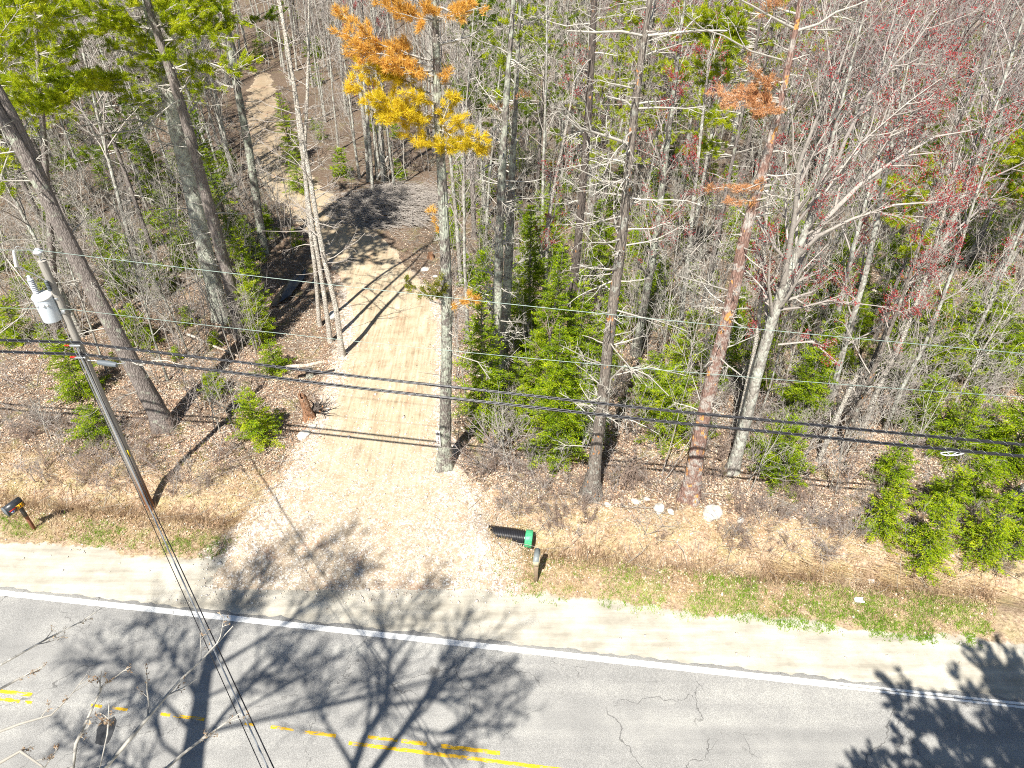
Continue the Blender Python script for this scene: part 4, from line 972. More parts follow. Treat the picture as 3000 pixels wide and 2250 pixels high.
rs = np.random.RandomState(9); P, Rr, Sc, Ix = [], [], [], []
while len(P) < 4600:
    y = 18.5+80*rs.rand()**1.15; x = rs.uniform(-.9, .9)*y
    s_ = s_of(x, y); dmk = float(drive_mask(x, y))
    if s_ < 7. or dmk > -.6: continue
    px, py = project((x, y, 0))
    if 900 < px < 1300 and py > 620 and rs.rand() < .93: continue
    if 1290 < px < 1430 and py > 900 and rs.rand() < .8: continue
    if 690 < px < 900 and 180 < py < 560: continue
    if 780 < px < 960 and 740 < py < 1150: continue
    if px < 1000 and py > 1050 and rs.rand() < .8: continue
    if 640 < px < 1320 and py < 620 and rs.rand() < .45: continue
    if 1000 <= px < 1320 and py < 620 and rs.rand() < .5: continue
    if px > 1300 and py > 1330 and rs.rand() < .75: continue
    k = rs.choice(8, p=[.15,.17,.17,.07,.13,.15,.08,.08])
    if px > 1300 and rs.rand() < .12: k = rs.choice([6,7])
    if py > 1120: k = rs.choice([0,1,3,4])
    P.append((x, y, H(x, y))); Rr.append((rs.normal(0, .08), rs.normal(0, .08), rs.uniform(0, 6.28))); Sc.append(rs.uniform(.55, 1.2)*(1.4 if k > 5 and y > 28 else 1)); Ix.append(k)
while len(P) < 5150:                 # low brown twiggy growth along the edge of the woods
    x = rs.uniform(-22, 24); y = edge_y(x)+rs.uniform(4.9, 8.2)
    if float(drive_mask(x, y)) > -.5 or -11 < x < -1.2 or vnoise(x*.5, y*.7, 3.) < -.15: continue
    P.append((x, y, H(x, y))); Rr.append((rs.normal(0, .35), rs.normal(0, .35), rs.uniform(0, 6.28))); Sc.append(rs.uniform(.25, .6)); Ix.append(rs.choice([3, 3, 0, 4]))
scatter_obj('undergrowth', P, Rr, Sc, Ix, protos, 'tangled bare grey undergrowth filling the woods', 'undergrowth')
# far woods: uses the meshes of single trees standing in it
fp = []
for i, (kind, vi, x, y) in enumerate([('tall',0,-52,104),('tall',3,-18,108),('maple',0,40,96),('maple',1,70,106),('pine',0,10,110),('young',1,26,100)]):
    mt = VAR[kind][vi]; nm, lab, cat = INFO[kind]
    src = [bpy.data.objects.new(k_, m_) for k_, m_ in mt.items()]
    # one joined mesh so the mass can repeat it
    mbs = bpy.data.meshes.new('far_tree'); vs, fs, ls, mi = [], [], [], []; off = 0; lo = 0
    V, LI, LS, LT, MI = [], [], [], [], []
    for j, m_ in enumerate(mt.values()):
        n_ = len(m_.vertices); v = np.empty(n_*3, np.float32); m_.vertices.foreach_get('co', v); V.append(v)
        nl = len(m_.loops); li = np.empty(nl, np.int32); m_.loops.foreach_get('vertex_index', li); LI.append(li+off)
        npg = len(m_.polygons); st = np.empty(npg, np.int32); m_.polygons.foreach_get('loop_start', st); LS.append(st+lo); tt = np.empty(npg, np.int32); m_.polygons.foreach_get('loop_total', tt); LT.append(tt); MI.append(np.full(npg, j, np.int32))
        off += n_; lo += nl; mbs.materials.append(m_.materials[0])
    V = np.concatenate(V); LI = np.concatenate(LI); LS = np.concatenate(LS); LT = np.concatenate(LT); MI = np.concatenate(MI)
    mbs.vertices.add(len(V)//3); mbs.vertices.foreach_set('co', V); mbs.loops.add(len(LI)); mbs.loops.foreach_set('vertex_index', LI); mbs.polygons.add(len(LS)); mbs.polygons.foreach_set('loop_start', LS); mbs.polygons.foreach_set('loop_total', LT); mbs.polygons.foreach_set('material_index', MI); mbs.update(calc_edges=True)
    for s_ in src: bpy.data.objects.remove(s_)
    o = bpy.data.objects.new('far_tree', mbs); COL.objects.link(o); o.location = (x, y, H(x, y)); px, py = project((x, y, 0))
    setp(o, lab+' at the back of the woods, '+['at the left','just left of the driveway line','half way to the right','at the far right','behind the mossy double trunk','just right of the middle'][i], cat, 'trees at the very back of the woods'); fp.append(o)
P, Rr, Sc, Ix = [], [], [], []
while len(P) < 1100:
    y = 42+110*rs.rand(); x = rs.uniform(-.95, .95)*y
    px, py = project((x, y, 0)); 
    if float(drive_mask(x, y)) > -1.2 or (705 < px < 830 and py > 190 and rs.rand() < .93): continue
    if y < 96 and px > 900 and rs.rand() < .45: continue
    if px > 1700: k = rs.choice([0,2,3,2,3,4,5], p=[.12,.24,.24,.14,.14,.05,.07])
    else: k = rs.choice([0,1,4,5], p=[.42,.42,.06,.1])
    P.append((x, y, H(x, y))); Rr.append((rs.normal(0, .03), rs.normal(0, .03), rs.uniform(0, 6.28))); Sc.append(rs.uniform(.75, 1.1)); Ix.append(k)
scatter_obj('far_woods', P, Rr, Sc, Ix, fp, 'grey mass of bare treetops at the back', 'woods')

# ------------------------------------------------------------------ trees on the near side of the road (their shadows cross it)
def SHp(px, py, Y0, k=.0):
    g = G(px, py); h = (g[1]-Y0)/(SHY+k); return np.array([g[0]-SHX*h, Y0+k*h, h])
def roadside(name, label, root_xy, Y0, trunk_sh, limbs, seed, fg=(), k=.04):
    rng = np.random.RandomState(seed); base = np.array([root_xy[0], root_xy[1], H(*root_xy)]); root = thing(name, label, 'tree', base)
    P = [base-base+np.array([0, 0, -.1])]; R = [.34]
    for (x, y, r) in trunk_sh: P.append(SHp(x, y, Y0, k*.5)-base); R.append(r)
    P = np.array(P); R = np.array(R); mt = MB(); u = np.linspace(0, len(P)-1, 24); PP = np.stack([np.interp(u, np.arange(len(P)), P[:,c]) for c in range(3)], 1); bark_tube(mt, (PP, np.interp(u, np.arange(len(P)), R)), 12, .04, seed)
    mt.build('trunk', M['bark_hard'], root, True); tw = []
    sp = [(17,.42,.6,5,.12,.03,.024),(9,.42,.7,4,.15,.02,.013),(4,.45,.7,3,.15,0,.009)]
    for lp in limbs:
        q = (np.array([SHp(x, y, Y0, k)-base for x, y, r in lp]), np.array([r for x, y, r in lp])); tw.append(q); ramify(rng, q, np.linalg.norm(q[0][-1]-q[0][0])*.85, 0, sp, tw)
    tips = []
    for lp in fg:
        pts = [PD(x, y, d)-base for x, y, w, d in lp]; rad = [w*.55*depth(pt+base)/F for pt, (x, y, w, d) in zip(pts, lp)]
        a, _, _ = at((PP, PP[:,0]), .62); pts = [a, a*.4+pts[0]*.6]+pts; rad = [max(rad)*1.15, max(rad)*1.1]+rad
        q = (np.array(pts), np.array(rad)); tw.append(q)
        vis = (q[0][2:], q[1][2:]); ramify(rng, vis, np.linalg.norm(vis[0][-1]-vis[0][0]), 0, [(5,.28,.6,5,.1,.02,.006),(3,.4,.7,3,.12,0,.004)], tw, tips)
    mc = MB(); tubes(mc, [c for c in tw if len(c[0]) > 4], 6); tubes(mc, [c for c in tw if len(c[0]) <= 4], 4); mc.build('crown', M['twig_pale'], root)
    if tips:
        C = np.repeat(np.array(tips), 3, 0); C = C+rng.normal(0, .008, C.shape); blades(rng, C, None, .035, .015).build('twig_buds', M['reed'], root)  # small brown buds on the foreground twig tips
    return root
roadside('bare_tree', 'bare tree on the near verge, pale twigs over the road corner', (-11.2,1.0), 1.0, [(540,2420,.36),(560,2250,.33),(590,2060,.24),(615,1920,.16)],
    [[(615,1930,.11),(690,1810,.09),(760,1720,.06),(850,1660,.03)], [(600,2000,.1),(655,1890,.08),(690,1790,.06),(700,1700,.05),(675,1640,.025)], [(590,2060,.08),(520,1950,.06),(480,1880,.04),(400,1810,.02)],
     [(575,2150,.09),(440,2010,.06),(350,1940,.045),(250,1930,.02)], [(608,1970,.09),(740,1890,.07),(860,1810,.05),(960,1720,.035),(1010,1600,.02)], [(560,2230,.09),(660,2090,.07),(790,1950,.05),(900,1850,.03),(990,1790,.015)],
     [(560,2240,.08),(480,2180,.06),(440,2080,.04),(330,2030,.02)], [(575,2130,.06),(570,1990,.05),(580,1850,.03),(560,1740,.015)], [(590,2050,.08),(720,1990,.05),(860,1960,.03),(960,1900,.015)], [(540,2380,.1),(420,2270,.07),(300,2200,.04),(180,2150,.02)], [(690,1800,.06),(760,1650,.05),(880,1560,.02)], [(790,1700,.05),(910,1620,.04),(1040,1560,.015)], [(680,1700,.05),(640,1620,.03),(650,1560,.015)], [(860,1810,.05),(1000,1720,.035),(1130,1620,.015)]], 701,
    [[(307,2250,15,8),(380,2165,12,7.9),(452,2079,9,7.8),(530,1990,7,7.7),(590,1934,5,7.7),(683,1834,2.5,7.6)], [(488,2250,10,7.5),(540,2205,8,7.5),(600,2160,6,7.4),(705,2088,3,7.3)],
     [(-20,2150,8,8),(60,2120,7,8),(150,2095,5,8),(205,2040,3,8),(255,1975,2,8)], [(-30,1965,7,9),(60,1915,6,9),(150,1865,4,9),(240,1820,3,9),(300,1780,1.6,9)], [(215,2250,12,6.5),(222,2180,11,6.5),(250,2120,7,6.4),(300,2010,5,6.3),(350,1975,2.5,6.2)],
     [(-10,2240,10,8),(60,2200,8,8),(130,2250,5,8),(170,2190,3,8)], [(-20,2030,7,10),(60,1985,6,10),(125,1955,3,10)], [(290,2260,5,6),(315,2150,5,6),(320,2060,3,6)]])
roadside('bare_tree', 'bare tree on the near verge seen only as its forked shadow', (-7.4,.2), .2, [(1040,2420,.2),(1060,2300,.17)],
    [[(1075,2290,.12),(1113,2230,.12),(1181,2142,.1),(1240,2050,.085),(1289,1988,.07),(1344,1934,.055),(1407,1898,.03),(1480,1860,.015)],
     [(1027,2280,.13),(1072,2155,.11),(1131,2065,.1),(1140,1952,.085),(1145,1916,.06),(1122,1860,.04),(1110,1780,.02)], [(1131,2065,.09),(1260,2050,.06),(1400,2040,.04),(1520,2030,.015)],
     [(1190,2130,.08),(1300,2150,.06),(1420,2120,.04),(1540,2040,.015)], [(1072,2155,.06),(1090,2050,.05),(1080,1960,.03),(1060,1850,.015)], [(1040,2250,.08),(960,2120,.05),(900,2020,.03),(860,1950,.012)], [(1289,1988,.05),(1400,1990,.04),(1500,1960,.015)],
     [(1145,1920,.05),(1200,1860,.035),(1250,1790,.02),(1280,1740,.01)], [(1181,2142,.06),(1290,2200,.04),(1400,2190,.02)], [(1145,1916,.05),(1190,1780,.035),(1290,1660,.015)], [(1110,1780,.03),(1060,1700,.02),(1040,1620,.01)], [(1240,2050,.05),(1310,1900,.04),(1390,1780,.015)]], 702)
# the near side pine throwing the dense shadow at bottom right
rngp = np.random.RandomState(31); base = np.array([11.2, .5, 0.]); root = thing('pine_tree', 'near side pine seen only as the dense shadow on the road at bottom right', 'pine tree', base)
tr = (np.stack([np.zeros(10), np.zeros(10), np.linspace(-.1, 13.9, 10)], 1), np.linspace(.24, .03, 10)); mt = MB(); bark_tube(mt, tr, 10); mt.build('trunk', M['bark_pine'], root, True)
fm = MB(); tw = []
for i in range(84):
    t = rngp.uniform(.45, .97); z = t*13.9; az = rngp.rand()*6.3; L = min(4.4, (1.12-t)*13)*rngp.uniform(.45, 1.08)+.3
    plume(rngp, fm, tw, (0, 0, z), (math.cos(az)*L, math.sin(az)*L, z+L*.12), .8, 1.1, .17, .2, .03, .07, .04)
mc = MB(); tubes(mc, tw, 3); mc.build('crown', M['twig_pale'], root); fm.build('needles', M['pine_green'], root)

# ------------------------------------------------------------------ ground cover (nobody could count it)
def in_view(x, y): px, py = project((x, y, 0)); return -60 < px < 3060 and -60 < py < 2320
def scat(n, f, seed, ymax=40., pw=1.6):
    r = np.random.RandomState(seed); out = []
    y = 8+(ymax-8)*r.rand(n)**1.0; x = r.uniform(-1, 1, n)*(y*.8+5)
    s_ = s_of(x, y); d = drive_mask(x, y); k = f(x, y, s_, d, r); x, y = x[k], y[k]; return x, y, height(x, y), r
def leaf_mask(x, y, s_, d, r):
    p = sstep(3.6, 6.5, s_)*.9+.4*sstep(2.0, 3.5, s_)*(1-sstep(3.6, 6.5, s_)); ed = np.exp(-((d-.1)/.45)**2)*(vnoise(x*.9, y*.9, 6.) > .05); p = np.where(d > -.3, np.maximum(p*.05*sstep(12, 30, y), .45*ed*sstep(19, 22, y)), p); p *= 1-.9*np.exp(-((x+6.0)/5.2)**4)*(1-sstep(4.5, 7, s_)); p *= 1-.75*sstep(22, 40, y); p *= .55+.6*vnoise(x*.8, y*.8, 3.)
    return r.rand(len(x)) < p
x, y, z, r = scat(560000, leaf_mask, 1); n = len(x); C = np.stack([x, y, z+r.uniform(.005, .035, n)], 1)
D = np.stack([r.normal(0, 1, n), r.normal(0, 1, n), r.normal(0, .25, n)], 1); D /= np.linalg.norm(D, axis=1, keepdims=True)
S_ = np.cross(D, np.stack([r.normal(0, .3, n), r.normal(0, .3, n), np.ones(n)], 1)); S_ /= np.linalg.norm(S_, axis=1, keepdims=True); l = r.uniform(.035, .10, n)[:,None]; w = l*r.uniform(.5, .9, n)[:,None]
mb = MB(); mb.add(np.stack([C, C+D*l*.5+S_*w/2, C+D*l+np.array([0,0,.012]), C+D*l*.5-S_*w/2], 1).reshape(-1, 3), np.arange(4*n).reshape(-1, 4))
o = mb.build('leaf_litter', M['litter']); setp(o, 'tan and rusty fallen leaves over the forest floor', 'leaf litter', kind='stuff')
def tuft_cover(name, mat, mask, seed, n, L, w, per, label, cat, lean=.5, spread=.05, zadd=0., ymax=30, dirn=None):
    x, y, z, r = scat(n, mask, seed, ymax); m = len(x); C = np.repeat(np.stack([x, y, z+zadd], 1), per, 0); C[:,:2] += r.normal(0, spread, (len(C), 2))
    D = np.stack([r.normal(0, lean, len(C)), r.normal(0, lean, len(C)), np.ones(len(C))], 1)
    if dirn is not None: D += np.array(dirn)
    D /= np.linalg.norm(D, axis=1, keepdims=True); mb = blades(r, C, D, L, w, None, .12); o = mb.build(name, mat); return setp(o, label, cat, kind='stuff')
def m_grass(x, y, s_, d, r):
    right = sstep(1.6, 2.1, s_)*(1-sstep(3., 4.2, s_))*(.25+.75*sstep(2, 8, x))*sstep(-1,1,x); left = sstep(2.0, 2.5, s_)*(1-sstep(2.6, 3.6, s_))*sstep(-6, -9, x)*.5
    cl = sstep(-.5, .25, vnoise(x*1.1, y*1.1, 7.)+.4*vnoise(x*4, y*4, 2.)); p = (right*1.6+left*1.5)*cl
    return (r.rand(len(x)) < p) & (d < 0)
tuft_cover('green_grass', M['grass'], m_grass, 3, 160000, .14, .014, 6, 'fresh green grass tufts along the sandy shoulder', 'grass', .45, .04)
def m_straw(x, y, s_, d, r):
    p = sstep(1.9, 2.6, s_)*(1-sstep(5.5, 7.5, s_))*(.55+.5*vnoise(x*.9, y*1.2, 5.)); p = np.where(d > -.2, p*.05, p); return r.rand(len(x)) < p*.55
tuft_cover('dry_grass', M['straw'], m_straw, 4, 280000, .17, .014, 5, 'dry straw coloured grass on the verge', 'dry grass', .9, .05)
def m_reed(x, y, s_, d, r):
    p = np.exp(-((s_-4.1)/.55)**2)*(sstep(.8, 1.6, x)+sstep(-9.5, -10.5, x))*(.7+.4*vnoise(x*.8, y*.8, 1.)); return r.rand(len(x)) < p*.5
tuft_cover('ditch_reeds', M['reed'], m_reed, 5, 110000, .5, .014, 5, 'brown dead reeds standing in the ditch', 'dead reeds', .35, .06)
def m_flat(x, y, s_, d, r):
    p = np.exp(-((s_-4.7)/.5)**2)*(sstep(6, 9, x)); return r.rand(len(x)) < p*.4
tuft_cover('flattened_reeds', M['straw'], m_flat, 6, 30000, .75, .016, 5, 'pale flattened reed stalks over the right end of the ditch', 'dead reeds', .5, .08, .1, 30, (1.8,-1.3,-.3))
def m_olive(x, y, s_, d, r):
    a = np.exp(-(((x+15.2)/2.8)**2+((y-20.3)/1.3)**2))+np.exp(-(((x+11.8)/1.3)**2+((y-20.0)/.9)**2)); return (r.rand(len(x)) < a*.35*(sstep(.0, .5, vnoise(x*2, y*2, 3.)))) & (d < -.5)
tuft_cover('moss_seedlings', M['ever_olive'], m_olive, 8, 60000, .13, .025, 7, 'olive yellow moss and seedlings beside the utility pole', 'ground plants', .9, .06)
# sticks
x, y, z, r = scat(42000, lambda x, y, s_, d, r: (r.rand(len(x)) < sstep(3.2, 5.2, s_)*.6) & (d < -.2), 11, 60); polys = []
for a, b, c in zip(x, y, z):
    th = r.uniform(0, 6.28); L = r.uniform(.25, 1.3); dd = np.array([math.cos(th), math.sin(th), r.normal(.02, .1)]); p0 = np.array([a, b, c+.03]); p1 = p0+dd*L*.5+r.normal(0, .04, 3); polys.append((np.array([p0, p1, p0+dd*L]), np.array([1, .8, .4])*r.uniform(.005, .014)))
mb = MB(); tubes(mb, polys, 3); o = mb.build('fallen_twigs', M['twig_pale']); setp(o, 'pale fallen twigs strewn over the forest floor', 'fallen twigs', kind='stuff')
# pebbles
x, y, z, r = scat(90000, lambda x, y, s_, d, r: r.rand(len(x)) < np.clip(sstep(-1.2, .3, d)*sstep(30, 17, y)*.5+.35*np.exp(-(((x+1.)/2.)**2+((y-17)/1.5)**2))+.03*sstep(.3, 1, s_)*(1-sstep(2, 3, s_)), 0, 1), 12, 45)
n = len(x); rr = r.uniform(.012, .05, n)*np.where(r.rand(n) < .04, 1.8, 1); oc = np.array([(1,0,0),(0,1,0),(-1,0,0),(0,-1,0),(0,0,.75),(0,0,-.5)], float)
jit = oc[None]*(1+r.normal(0, .22, (n, 6, 1)))*rr[:,None,None]*np.stack([r.uniform(.7, 1.4, n), np.ones(n), r.uniform(.6, 1, n)], 1)[:,None,:]; th = r.uniform(0, 6.28, n); c_, s_2 = np.cos(th)[:,None], np.sin(th)[:,None]
V = np.stack([jit[:,:,0]*c_-jit[:,:,1]*s_2, jit[:,:,0]*s_2+jit[:,:,1]*c_, jit[:,:,2]], -1)+np.stack([x, y, z+.012], 1)[:,None,:]
T_ = np.array([(0,1,4),(1,2,4),(2,3,4),(3,0,4),(1,0,5),(2,1,5),(3,2,5),(0,3,5)]); mb = MB(); mb.add(V.reshape(-1, 3), None, (np.arange(n)[:,None,None]*6+T_[None]).reshape(-1, 3))
M['pebble'] = leafy('pale pebbles', [(.42,.34,.27),(.55,.49,.42),(.68,.65,.6),(.48,.42,.4)], .0, .5, .2)
o = mb.build('driveway_gravel', M['pebble']); setp(o, 'pale loose stones on the driveway mouth', 'gravel', kind='stuff')
# brush pile beyond the bend
rb = np.random.RandomState(15); polys = []
c0 = ground(1130, 600)
for i in range(2600):
    a = rb.uniform(0, 6.28); rad = rb.rand()**.6; p0 = np.array([c0[0]+math.cos(a)*rad*4.2, c0[1]+math.sin(a)*rad*3.4, .05+.75*(1-rad)*rb.rand()]); th = rb.normal(-.2, .6); L = rb.uniform(.5, 1.8); dd = np.array([math.cos(th), math.sin(th), rb.normal(0, .15)])
    polys.append((np.array([p0, p0+dd*L*.5+rb.normal(0, .08, 3), p0+dd*L]), np.array([1, .8, .4])*rb.uniform(.007, .02)))
mb = MB(); tubes(mb, polys, 3); o = mb.build('brush_pile', M['twig']); setp(o, 'low grey brown pile of cut brush at the driveway bend', 'brush pile')

# ------------------------------------------------------------------ rocks, stump, logs, culvert, litter
def rock(px, py, size, label, seed, flat=.6, name='boulder'):
    r = np.random.RandomState(seed); p = ground(px, py); n1, n2 = 12, 16; v = []
    for i in range(n1+1):
        for j in range(n2):
            a, b = math.pi*i/n1, 2*math.pi*j/n2; d = np.array([math.sin(a)*math.cos(b), math.sin(a)*math.sin(b), math.cos(a)])
            k = 1+.22*math.sin(d[0]*4+seed)*math.cos(d[1]*3.4+seed*2)+.12*math.sin(d[2]*6+d[0]*7+seed); k = min(k, 1.05+.1*math.sin(seed)); v.append(d*k*size*np.array([1.25, .9, flat]))
    q = [(i*n2+j, (i+1)*n2+j, (i+1)*n2+(j+1) % n2, i*n2+(j+1) % n2) for i in range(n1) for j in range(n2)]
    mb = MB(); mb.add(v, q); o = mb.build(name, M['rock'], None, False, p+np.array([0, 0, size*flat*.2])); o.rotation_euler = (0, 0, r.uniform(0, 3)); return setp(o, label, 'rock')
for i, a in enumerate([(1930,1490,.22,'upright pale rock between the two big dead pines, left of the flat boulder'),(2085,1505,.38,'broad flat pale boulder right of the peeling pine base'),(890,1275,.28,'pale boulder below the broken stump'),(915,1250,.16,'smaller pale rock touching the boulder below the stump'),
    (1860,1470,.14,'small white stone right of the grey dead pine base'),(1895,1462,.1,'smallest white stone beside the grey dead pine'),(1780,1480,.12,'white stone at the foot of the grey dead pine'),(1245,790,.22,'grey stone beside the dirt driveway under the golden pine'),
    (1275,810,.13,'small pale stone just right of the grey driveway stone'),(2170,1525,.15,'pale stone right of the flat boulder'),(975,925,.3,'stone on the bank at the stream edge of the driveway'),(1965,1500,.13,'pale stone between the upright rock and the flat boulder')]): rock(a[0], a[1], a[2], a[3], 40+i, .5)
# broken stump
b = ground(905, 1225); root = thing('broken_stump', 'splintered red brown stump with torn top beside the driveway', 'stump', b)
mb = MB(); P = np.array([(0,0,-.1),(0,0,.15),(-.03,0,.5),(-.05,0,.9),(-.07,0,1.2)]); bark_tube(mb, (P, np.array([.26,.22,.18,.17,.15])), 16, .12, 4)
rk = np.random.RandomState(3)
for i in range(16):
    a = rk.uniform(0, 6.28); q = np.array([-.07+.12*math.cos(a), .12*math.sin(a), 1.1]); h = rk.uniform(.08, .38); tubes(mb, [(np.array([q, q+[0,0,h*.6], q+[.01,.01,h]]), np.array([.05,.03,.004]))], 4)
mb.build('trunk', M['stump'], root)
mb = MB(); ro = []
for i in range(14):
    a = rk.uniform(-.6, 1.8); q = grow(rk, (.25, .15, .3), (math.cos(a), math.sin(a), rk.normal(.2, .4)), rk.uniform(.4, 1.), .05, 6, .3, -.03, .2); ro.append(q); ramify(rk, q, .6, 0, [(4,.5,.8,4,.3,0,.012)], ro)
tubes(mb, ro, 5); mb.build('roots', M['bark_snag'], root)
def log(pa, pb, r, label, mat='log', za=.12, zb=.12, name='fallen_log'):
    a, b = ground(*pa), ground(*pb); a[2] += za; b[2] += zb; n = 12; t = np.linspace(0, 1, n)[:,None]; P = a*(1-t)+b*t; P[:,2] += .03*np.sin(t[:,0]*9); c = P[0].copy()
    mb = MB(); tubes(mb, [(P-c, np.linspace(r, r*.65, n)*(1+.06*np.sin(np.arange(n)*2.1)))], 10, True); o = mb.build(name, M[mat], None, True, c); return setp(o, label, 'log')
log((850,1125), (960,1108), .11, 'pale barkless log lying over the broken stump', za=.9, zb=.9)
log((1375,1105), (1430,1100), .12, 'short hollow grey log right of the golden pine')
log((1165,640), (1270,645), .1, 'dark log under the edge of the brush pile', 'bark_snag')
log((2925,1480), (3040,1410), .2, 'thick grey log at the right edge behind the bank firs', 'bark_lichen')
log((2550,860), (2660,890), .14, 'split log with pale orange wood among the leaning stems', 'log')
log((550,985), (700,1050), .07, 'thin pale log lying in the left woods', 'log')
log((1105,530), (1140,495), .08, 'pale broken trunk leaning at the foot of the paired trunks', 'bark_birch', .05, .9)
log((1450,1270), (1545,1282), .03, 'thin pale stick lying in front of the full bright spruce', 'bark_birch', .05, .05)
log((2350,1170), (2240,1260), .06, 'rotting log at the foot of the forked maple', 'bark_lichen')
for (px, py, h, r_, lab) in [(763,1275,1.0,.07,'grey weathered stub standing inside the bushy fir'),(908,1100,.45,.16,'dark sawn stump above the broken red stump'),(1262,757,.35,.18,'orange cut stump right of the driveway under the golden pine'),(1145,430,.5,.1,'small far stump beyond the brush pile')]:
    p = ground(px, py); mb = MB(); P = np.array([(0,0,-.1),(0,0,h*.3),(.01,0,h*.7),(.01,.01,h)]); bark_tube(mb, (P, np.array([r_*1.1,r_,r_*.95,r_*.9])), 12, .08, 3); a = np.arange(12)*math.pi/6
    mb.add([(.01,.01,h+.01)]+[(.01+r_*.9*math.cos(t_), .01+r_*.9*math.sin(t_), h) for t_ in a], None, [(0, 1+i, 1+(i+1) % 12) for i in range(12)])
    o = mb.build('tree_stump', M['stump'] if 'orange' in lab else M['bark_lichen'], None, False, p); setp(o, lab, 'stump')
# culvert pipe
pa, pb = np.array([-.85, 16.40, -.02]), np.array([.50, 16.22, -.08]); d = unit(pb-pa); L = np.linalg.norm(pb-pa)
ax = np.stack([unit(np.cross([0,0,1], d)), np.cross(d, unit(np.cross([0,0,1], d))), d], 1)
root = thing('culvert_pipe', 'black corrugated culvert pipe with green collar under the driveway edge', 'culvert pipe', pa)
prof = []
for i in range(int(L/.062)):
    z0 = i*.062; prof += [(.265, z0), (.31, z0+.012), (.31, z0+.038), (.265, z0+.05)]
mb = MB(); lathe(mb, prof, 32, (0,0,0), ax); lathe(mb, [(.23, 0), (.23, L+.2)][::-1], 32, (0,0,0), ax); mb.build('pipe', M['black_pipe'], root)
mb = MB(); lathe(mb, [(.24,L-.03),(.318,L-.03),(.322,L),(.318,L+.1),(.322,L+.2),(.3,L+.23),(.24,L+.23),(.23,L)], 32, (0,0,0), ax); mb.build('collar', M['green_pipe'], root)
def crumple(px, py, size, lab, seed):
    r = np.random.RandomState(seed); p = ground(px, py); n = 7; v = [(i/(n-1)*size*1.5, j/(n-1)*size, .02+abs(r.normal(0, size*.18))) for i in range(n) for j in range(n)]; q = [(i*n+j, (i+1)*n+j, (i+1)*n+j+1, i*n+j+1) for i in range(n-1) for j in range(n-1)]
    v = [(a+r.normal(0, size*.05), b_+r.normal(0, size*.05), c) for a, b_, c in v]; mb = MB(); mb.add(v, q); o = mb.build('litter_scrap', M['white_pl'], None, False, p); setp(o, lab, 'litter')
crumple(2505, 1768, .2, 'white crumpled paper scrap in the verge grass', 1); crumple(2545, 1712, .17, 'white plastic scrap lying in the reeds', 2); crumple(1150, 1662, .08, 'small pale scrap at the driveway mouth', 3)

# ------------------------------------------------------------------ text helper
def text_mesh(txt, size, depth_=.002):
    cu = bpy.data.curves.new('t', 'FONT'); cu.body = txt; cu.size = size; cu.extrude = depth_; cu.align_x = 'CENTER'; cu.align_y = 'CENTER'; cu.resolution_u = 3; cu.offset = size*.018
    o = bpy.data.objects.new('t', cu); COL.objects.link(o); dg = bpy.context.evaluated_depsgraph_get(); dg.update(); me = bpy.data.meshes.new_from_object(o.evaluated_get(dg)); bpy.data.objects.remove(o); return me
# ------------------------------------------------------------------ mailboxes
def box_mail(w, l, h, mat, n=9, lid=True):
    """arched mailbox along local Y, front at -Y"""
    pr = [(-w/2, 0), (-w/2, h*.55)]+[(-w/2*math.cos(a), h*.55+h*.45*math.sin(a)) for a in np.linspace(.15, math.pi-.15, n)]+[(w/2, h*.55), (w/2, 0)]
    m = len(pr); v = [(x, -l/2, z) for x, z in pr]+[(x, l/2, z) for x, z in pr]+[(0, -l/2, h*.4), (0, l/2, h*.4)]; mb = MB()
    mb.add(v, [(i, i+1, m+i+1, m+i) for i in range(m-1)]+[(m-1, 0, m, 2*m-1)], [(2*m, (i+1) % m, i) for i in range(m)]+[(2*m+1, m+i, m+(i+1) % m) for i in range(m)]); return mb
b = ground(102, 1552); az = math.radians(-33)
root = thing('mailbox', 'black mailbox 817 with red flag on a bent arm post at the left edge', 'mailbox', b)
mb = MB(); box(mb, (0,0,.62), (.10,.09,1.3), 0, .008); mb.build('post', M['red_wood'], root)
mb = MB(); box(mb, (0,0,1.0), (.115,.105,.5), 0, .01); bc = G(38, 1482, 1.42)-b; P = np.array([(0,0,1.15),(-.01,0,1.24),(bc[0]*.3,bc[1]*.3,1.27),(bc[0]*.9,bc[1]*.9,1.24-b[2])]); tubes(mb, [(P, np.array([.055,.055,.05,.045]))], 8, True); mb.build('bracket', M['black_paint'], root)
# box body: its long side faces the camera, running down left
bm = box_mail(.29, .58, .34, None); body = bm.build('body', M['black_paint'], root); bc = G(38, 1482, 1.42)-b
body.location = (bc[0], bc[1], 1.25-b[2]); body.rotation_euler = (0, 0, math.radians(-28)); sx = 1
mb = box_mail(.305, .03, .352, None); lid = mb.build('lid', M['grey_pl'], body); lid.location = (0, -.295, -.003)
mb = MB(); box(mb, (sx*.149, .14, .115), (.006,.25,.17)); pl = mb.build('number_plate', M['number_plate'], body)
tm = text_mesh('817', .19); tm.materials.append(M['black_ink']); to = bpy.data.objects.new('number', tm); COL.objects.link(to); to.parent = body; to.location = (sx*.154, .14, .115); to.rotation_euler = (math.pi/2, 0, sx*math.pi/2)
mb = MB(); box(mb, (sx*.155, -.11, .165), (.01,.22,.028)); mb.build('flag', M['red_pl'], body)
mb = MB(); lathe(mb, [(.0,0),(.052,0),(.052,.006),(.0,.006)], 20, (.147, -.13, .08), [[0,0,1],[1.15,0,0],[0,1,0]]); mb.build('sticker', M['white_pl'], body)
mb = MB(); lathe(mb, [(.0,0),(.03,0),(.03,.004),(.0,.004)], 20, (.154, -.125, .078), [[0,0,1],[1.1,0,0],[0,1,0]]); mb.build('sticker_centre', M['blue_ink'], body)
